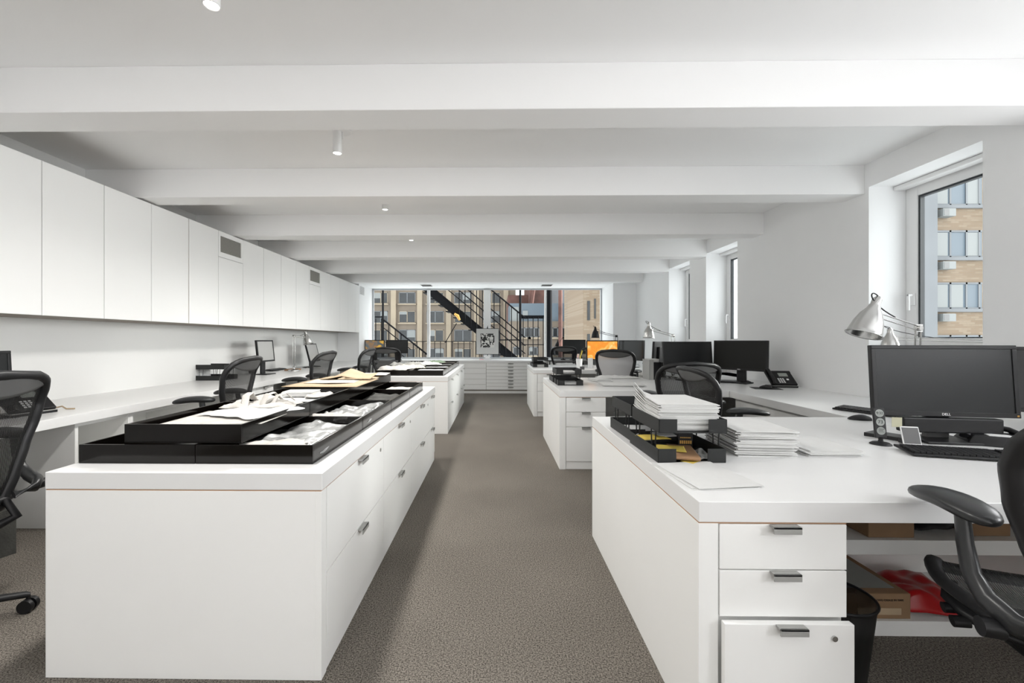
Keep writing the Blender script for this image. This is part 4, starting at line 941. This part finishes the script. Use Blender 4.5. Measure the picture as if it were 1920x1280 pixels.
sheet('black_bag', 'black cloth bag slumped behind the boxes on the upper shelf', 'bag', (x1+.17, SY+.20), .26, .26, 0, .396, .16, 'black', .004, 5, 71)
sheet('plastic_bag', 'white plastic scrap at the right end of the upper shelf', 'bag', (x0b+.22, SY+.12), .09, .12, 0, .397, .08, 'plast', .002, 14, 72)
a = ony(1586, 1155, SY+.0).x; b = ony(1713, 1155, SY).x
t = carton('brown cardboard box marked CUT ALONG CREASE IN TAPE on the lower shelf', 1.40, b, SY+.012, SY+.35, .063, .105, flap=False)
bw = (b-1.40)/2
text('printed_text', 'CUT ALONG CREASE IN TAPE', .0112, 'ink', t, (.055, -.1705, .078), (R(90), 0, 0))
rect(-bw+.02, bw-.03, -.13, .14, .106, .1065).build('shipping_label', 'lcd', t); rect(-.06, .12, -.1705, -.1685, .018, .045).build('tape', 'cardl', t)
sheet('red_bag', 'red plastic bag lying on the lower shelf under the near right desk', 'bag', (b+.145, SY+.17), .36, .30, -.12, .063, .10, 'red', .003, 5, 75, 30, 30, rag=.12)
g = MB()
for k in range(7): g.tube([(.0+.012*k, -.02+.02*math.sin(k), 0), (.012+.012*k, .02*math.cos(k*2), 0)], .0016, 5)
# wire mesh waste basket
c = (1.168, 1.50); t = thing('waste_basket', 'black wire mesh waste basket beside the near right pedestal', 'waste basket', (c[0], c[1], 0))
MB().lathe([(.085, .004), (.12, .335)], n=36, cap0=True, cap1=False).build('basket_wall', 'bin', t)
MB().tube([(.121*math.cos(q), .121*math.sin(q), .338) for q in [2*math.pi*i/36 for i in range(36)]], .005, 8, closed=True).build('rim', 'black', t)
MB().lathe([(.087, 0), (.087, .006)], n=36).build('base', 'black', t)
# under the left worktop by the near chair
t = thing('document_box', 'white document box standing under the left worktop behind the nearest chair', 'box', (-2.86, 2.32, 0), -.35)
MB().box(-.08, .08, -.12, .12, 0, .26).build('box_body', 'fabricd', t, .003)
sheet('black_bag', 'dark bag slumped on the carpet under the left worktop', 'bag', (-2.88, 1.95), .32, .32, .3, .001, .30, 'black', .004, 4, 77)
carton('dark grey carton under the left worktop', -3.22, -3.0, 2.10, 2.40, 0, .36, 'fabricd', False)
paper_stack('papers lying on the shelf of the wide bay under the left worktop', (-2.95, 3.5), .24, .3, .3, .321, 10, .06, .015)

# ------------------------------------------------------------------ outside the back window: fire escape
YE = 12.2
t = thing('fire_escape', 'black iron fire escape with a diagonal stair outside the back window', 'fire escape', ony(900, 700, YE))
def EP(px, py, y=YE): return ony(px, py, y)-t.location
def bar(name, a, b, r, y=YE, n=8): return MB().cyl(EP(*a, y), EP(*b, y), r, n).build(name, 'iron', t)
def slab(name, a, b, h, y0, y1):      # deep board between two picture points, h pixels tall
    A0, A1, B0, B1 = EP(a[0], a[1], y0), EP(a[0], a[1]+h, y0), EP(b[0], b[1], y0), EP(b[0], b[1]+h, y0)
    d = Vector((0, y1-y0, 0)); return MB().hexa([A0, A1, B1, B0], [A0+d, A1+d, B1+d, B0+d]).build(name, 'iron', t)
slab('stringer', (790, 527), (985, 688), 14, YE, YE+.03); slab('stringer', (790, 520), (985, 681), 14, YE+.7, YE+.73)
for k in range(13):
    f = k/12; x, y = 800+170*f, 545+141*f; p0 = EP(x, y+3)
    MB().box(p0.x-.11, p0.x+.11, p0.y+.03, p0.y+.70, p0.z-.012, p0.z+.012).build('tread', 'iron', t)
for (a, b, r) in (((905, 530), (985, 596), .022), ((865, 533), (985, 633), .016), ((850, 535), (985, 648), .016), ((830, 535), (985, 663), .014),
                  ((716, 597), (822, 681), .024), ((716, 612), (770, 655), .014), ((716, 636), (800, 702), .012)): bar('handrail', a, b, r)
for x in [861+10.9*k for k in range(11)]:
    bar('baluster', (x, 543 if x < 918 else 543+(x-920)*.82), (x, 545+(x-800)*.826), .013)
for x in (704.5, 715, 729, 741, 752, 764, 775, 786, 797, 808): bar('baluster', (x, 597+max(0, (x-716)*.79)), (x, 690), .013)
bar('handrail', (776, 640), (935, 640), .010); bar('handrail', (936, 637), (976, 637), .016); bar('handrail', (703, 594), (718, 594), .02)
for x in range(782, 935, 11): bar('baluster', (x, 640), (x, 690), .010)
for x, r in ((718, .030), (975.5, .034)):
    q0 = EP(x, 530); MB().cyl(q0, (q0.x, q0.y, -20-t.location.z), r, 8).build('post', 'iron', t)
bar('post', (1030, 530), (1030, 690), .075, YE-.4)
slab('handrail', (975, 591), (1020, 591), 6, YE, YE+.05); bar('handrail', (976, 646), (1020, 646), .012)
for x in (981, 990, 999.5, 1009, 1018.5): bar('baluster', (x, 594), (x, 690), .012)
bar('brace', (835, 642), (856, 606), .012)
MB().tube([EP(852, 588, YE-.05), EP(858, 592, YE-.05), EP(862, 600, YE-.05)], [.03, .05, .03], 8).build('orange_highlight', 'gold', t)  # orange highlight on the stair, put in as a small coloured lump

# ------------------------------------------------------------------ buildings outside
def facade_window(px0, px1, py0, py1, Y, par, wm, k):
    a, b = ony(px0, py1, Y), ony(px1, py0, Y); o = par.location
    f = MB(); d = .25; fw = .09
    X0, X1, Z0, Z1 = a.x-o.x, b.x-o.x, a.z-o.z, b.z-o.z
    f.box(X0, X1, -.05, d, Z0, Z0+fw).box(X0, X1, -.05, d, Z1-fw, Z1).box(X0, X0+fw, -.05, d, Z0, Z1).box(X1-fw, X1, -.05, d, Z0, Z1).box((X0+X1)/2-.06, (X0+X1)/2+.06, -.05, d, Z0, Z1)
    w_ = f.build('window', wm, par)
    g = MB(); g.box(X0+fw, X1-fw, -.02, .0, Z0+fw, Z1-fw).build('pane', 'winp', w_)
    if k % 3: g = MB(); s0 = X0+fw if k % 2 else (X0+X1)/2+.06; g.box(s0, s0+(X1-X0)/2-fw-.06, -.035, -.02, Z0+(Z1-Z0)*(.35+.12*(k % 4)), Z1-fw).build('blind', 'winl', w_)
    MB().box(X0-.15, X1+.15, -.25, .0, Z0-.22, Z0).build('sill', 'facadel', w_)
YB1 = 70
o1 = ony(850, 700, YB1); t = thing('office_building', 'tan stone office building with rows of paired windows behind the fire escape stair', 'building', (o1.x, YB1, 0-20))
a, b = ony(640, 637, YB1).x-o1.x, ony(967, 637, YB1).x-o1.x
MB().box(a, b, 0, 12, 0, 38).build('wall', 'facade', t)
for px in (692, 739, 788, 842, 894, 949): 
    c0, c1 = ony(px-5, 637, YB1).x-o1.x, ony(px+4, 637, YB1).x-o1.x; MB().box(c0, c1, -.5, 0, 0, 38).build('sunlit_pilaster', 'facadel', t)  # sunlit and reflected stripes put into the paler colour of these strips
k = 0
for py0, py1 in ((513, 534), (548, 569), (583, 605), (618, 640), (653, 674)):
    for a_, b_ in ((701, 727), (748, 779), (800, 832), (852, 884), (906, 938)):
        facade_window(a_, b_, py0, py1, YB1, t, 'facadel' if k % 2 else 'conc', k); k += 1
YB2 = 52
o2 = ony(1020, 700, YB2); t = thing('office_building', 'low tan building with a blue grey roof storey behind the black steel post', 'building', (o2.x, YB2, -20))
def X2(px, Y=YB2): return ony(px, 637, Y).x-o2.x
def Z2(py, Y=YB2): return ony(1020, py, Y).z+20
MB().box(X2(955), X2(1081), 0, 10, 0, Z2(602)).build('wall', 'facade', t)
MB().box(X2(956), X2(1081), .3, 8, Z2(602), Z2(568)).build('roof_storey', 'roofg', t)
MB().box(X2(956), X2(1000), 8, 17, 0, Z2(540)).box(X2(1000), X2(1034), 6, 17, 0, Z2(500)).build('rear_wall', 'brickred', t)
MB().box(X2(1036), X2(1092), 11, 17, 0, Z2(500)).build('rear_block', 'conc', t)
MB().box(X2(957), X2(973), .2, .3, Z2(602), Z2(575)).box(X2(980), X2(990), .2, .3, Z2(597), Z2(582)).build('skylight', 'winl', t)
for i, px in enumerate((985, 1003, 1047, 1063)):
    facade_window(px-11, px+8, 614, 632, YB2, t, 'conc', 3); 
for i, px in enumerate((970, 1000, 1040)): facade_window(px-8, px+8, 650, 666, YB2, t, 'conc', i)
MB().lathe([(1.2, Z2(602)), (1.2, Z2(580)), (.7, Z2(572))], Matrix.Translation((X2(1070), 1.5, 0)), 16).build('water_tank', 'conc', t)
MB().cyl((X2(1050), -.3, Z2(690)), (X2(1050), -.3, Z2(543)), .25, 8).cyl((X2(1003), 5, Z2(568)), (X2(1010), 5, Z2(520)), .2, 8).build('steel_column', 'brickred', t)
YB3 = 34
o3 = ony(1105, 700, YB3); t = thing('brick_building', 'tan brick building with two slit windows at the right of the back window', 'building', (o3.x, YB3, -20))
q0, q1 = ony(1093, 637, YB3).x-o3.x, ony(1160, 637, YB3-4).x-o3.x
MB().add([(q0-.2, 8, 0), (q0-.2, 8, 30), (q0, 0, 30), (q0, 0, 0), (q1+3, 0, 0), (q1+3, 0, 30), (q1+3, 8, 0), (q1+3, 8, 30)], [(0, 1, 2, 3), (3, 2, 5, 4), (4, 5, 7, 6), (1, 7, 5, 2)]).build('wall', 'brick', t)
def Z3(py): return ony(1105, py, YB3).z+20
for a_, b_, c_, d_ in ((1101, 1106, 564, 600), (1114, 1117, 560, 597), (1101, 1106, 626, 660)):
    x_, y_ = ony(a_, 637, YB3).x-o3.x, ony(b_, 637, YB3).x-o3.x; f = MB().box(x_, y_, -.06, .05, Z3(d_), Z3(c_)).build('window', 'winp', t)
# brick apartment block through the near right window
YB4 = 24.5
o4 = ony(1745, 637, YB4); t = thing('apartment_building', 'tan brick apartment building with window air conditioners outside the near right window', 'building', (o4.x, YB4, -20))
def X4(px): return ony(px, 637, YB4).x-o4.x
def Z4(py): return atd(1790, py, 24.25).z+20
MB().box(X4(1745), X4(1990), 0, 10, 0, 45).build('wall', 'brick', t)
MB().box(X4(1708), X4(1745)-.02, -.4, 10, 0, 45).build('concrete_pier', 'conc', t)
k = 0
for pt, pb in ((234, 287), (331, 386), (433, 483), (530, 579), (628, 680), (726, 778)):
    zt_, zb_ = Z4(pt), Z4(pb)
    for xs_ in (1748, 1862):
        x0_, x1_ = X4(xs_), X4(xs_+92)
        f = MB(); f.box(x0_-.1, x1_+.1, -.12, .0, zb_-.18, zb_).box(x0_, x1_, -.06, .0, zb_, zb_+.07).box(x0_, x1_, -.06, 0, zt_-.10, zt_)
        for xx in (0, .33, .66, .92): f.box(x0_+(x1_-x0_)*xx, x0_+(x1_-x0_)*xx+.10, -.06, 0, zb_, zt_)
        w_ = f.build('window', 'facadel' if k % 2 else 'conc', t)
        MB().box(x0_+.1, x1_, -.03, -.005, zb_+.07, zt_-.1).build('pane', 'roofg', w_)
        for j in range(2): MB().box(x0_+(x1_-x0_)*(.04+.62*j*(1 if k % 3 else .5)), x0_+(x1_-x0_)*(.04+.62*j*(1 if k % 3 else .5)+.26), -.045, -.03, zb_+.08, zt_-.12).build('blind', 'winl', w_)
        ac = MB().box(x0_+.15, x0_+.85, -.45, 0, zb_-.72, zb_-.30).build('air_conditioner', 'winl', t)
        MB().box(x0_+.2, x0_+.48, -.46, -.45, zb_-.68, zb_-.34).build('grille', 'greyp', ac)
        k += 1
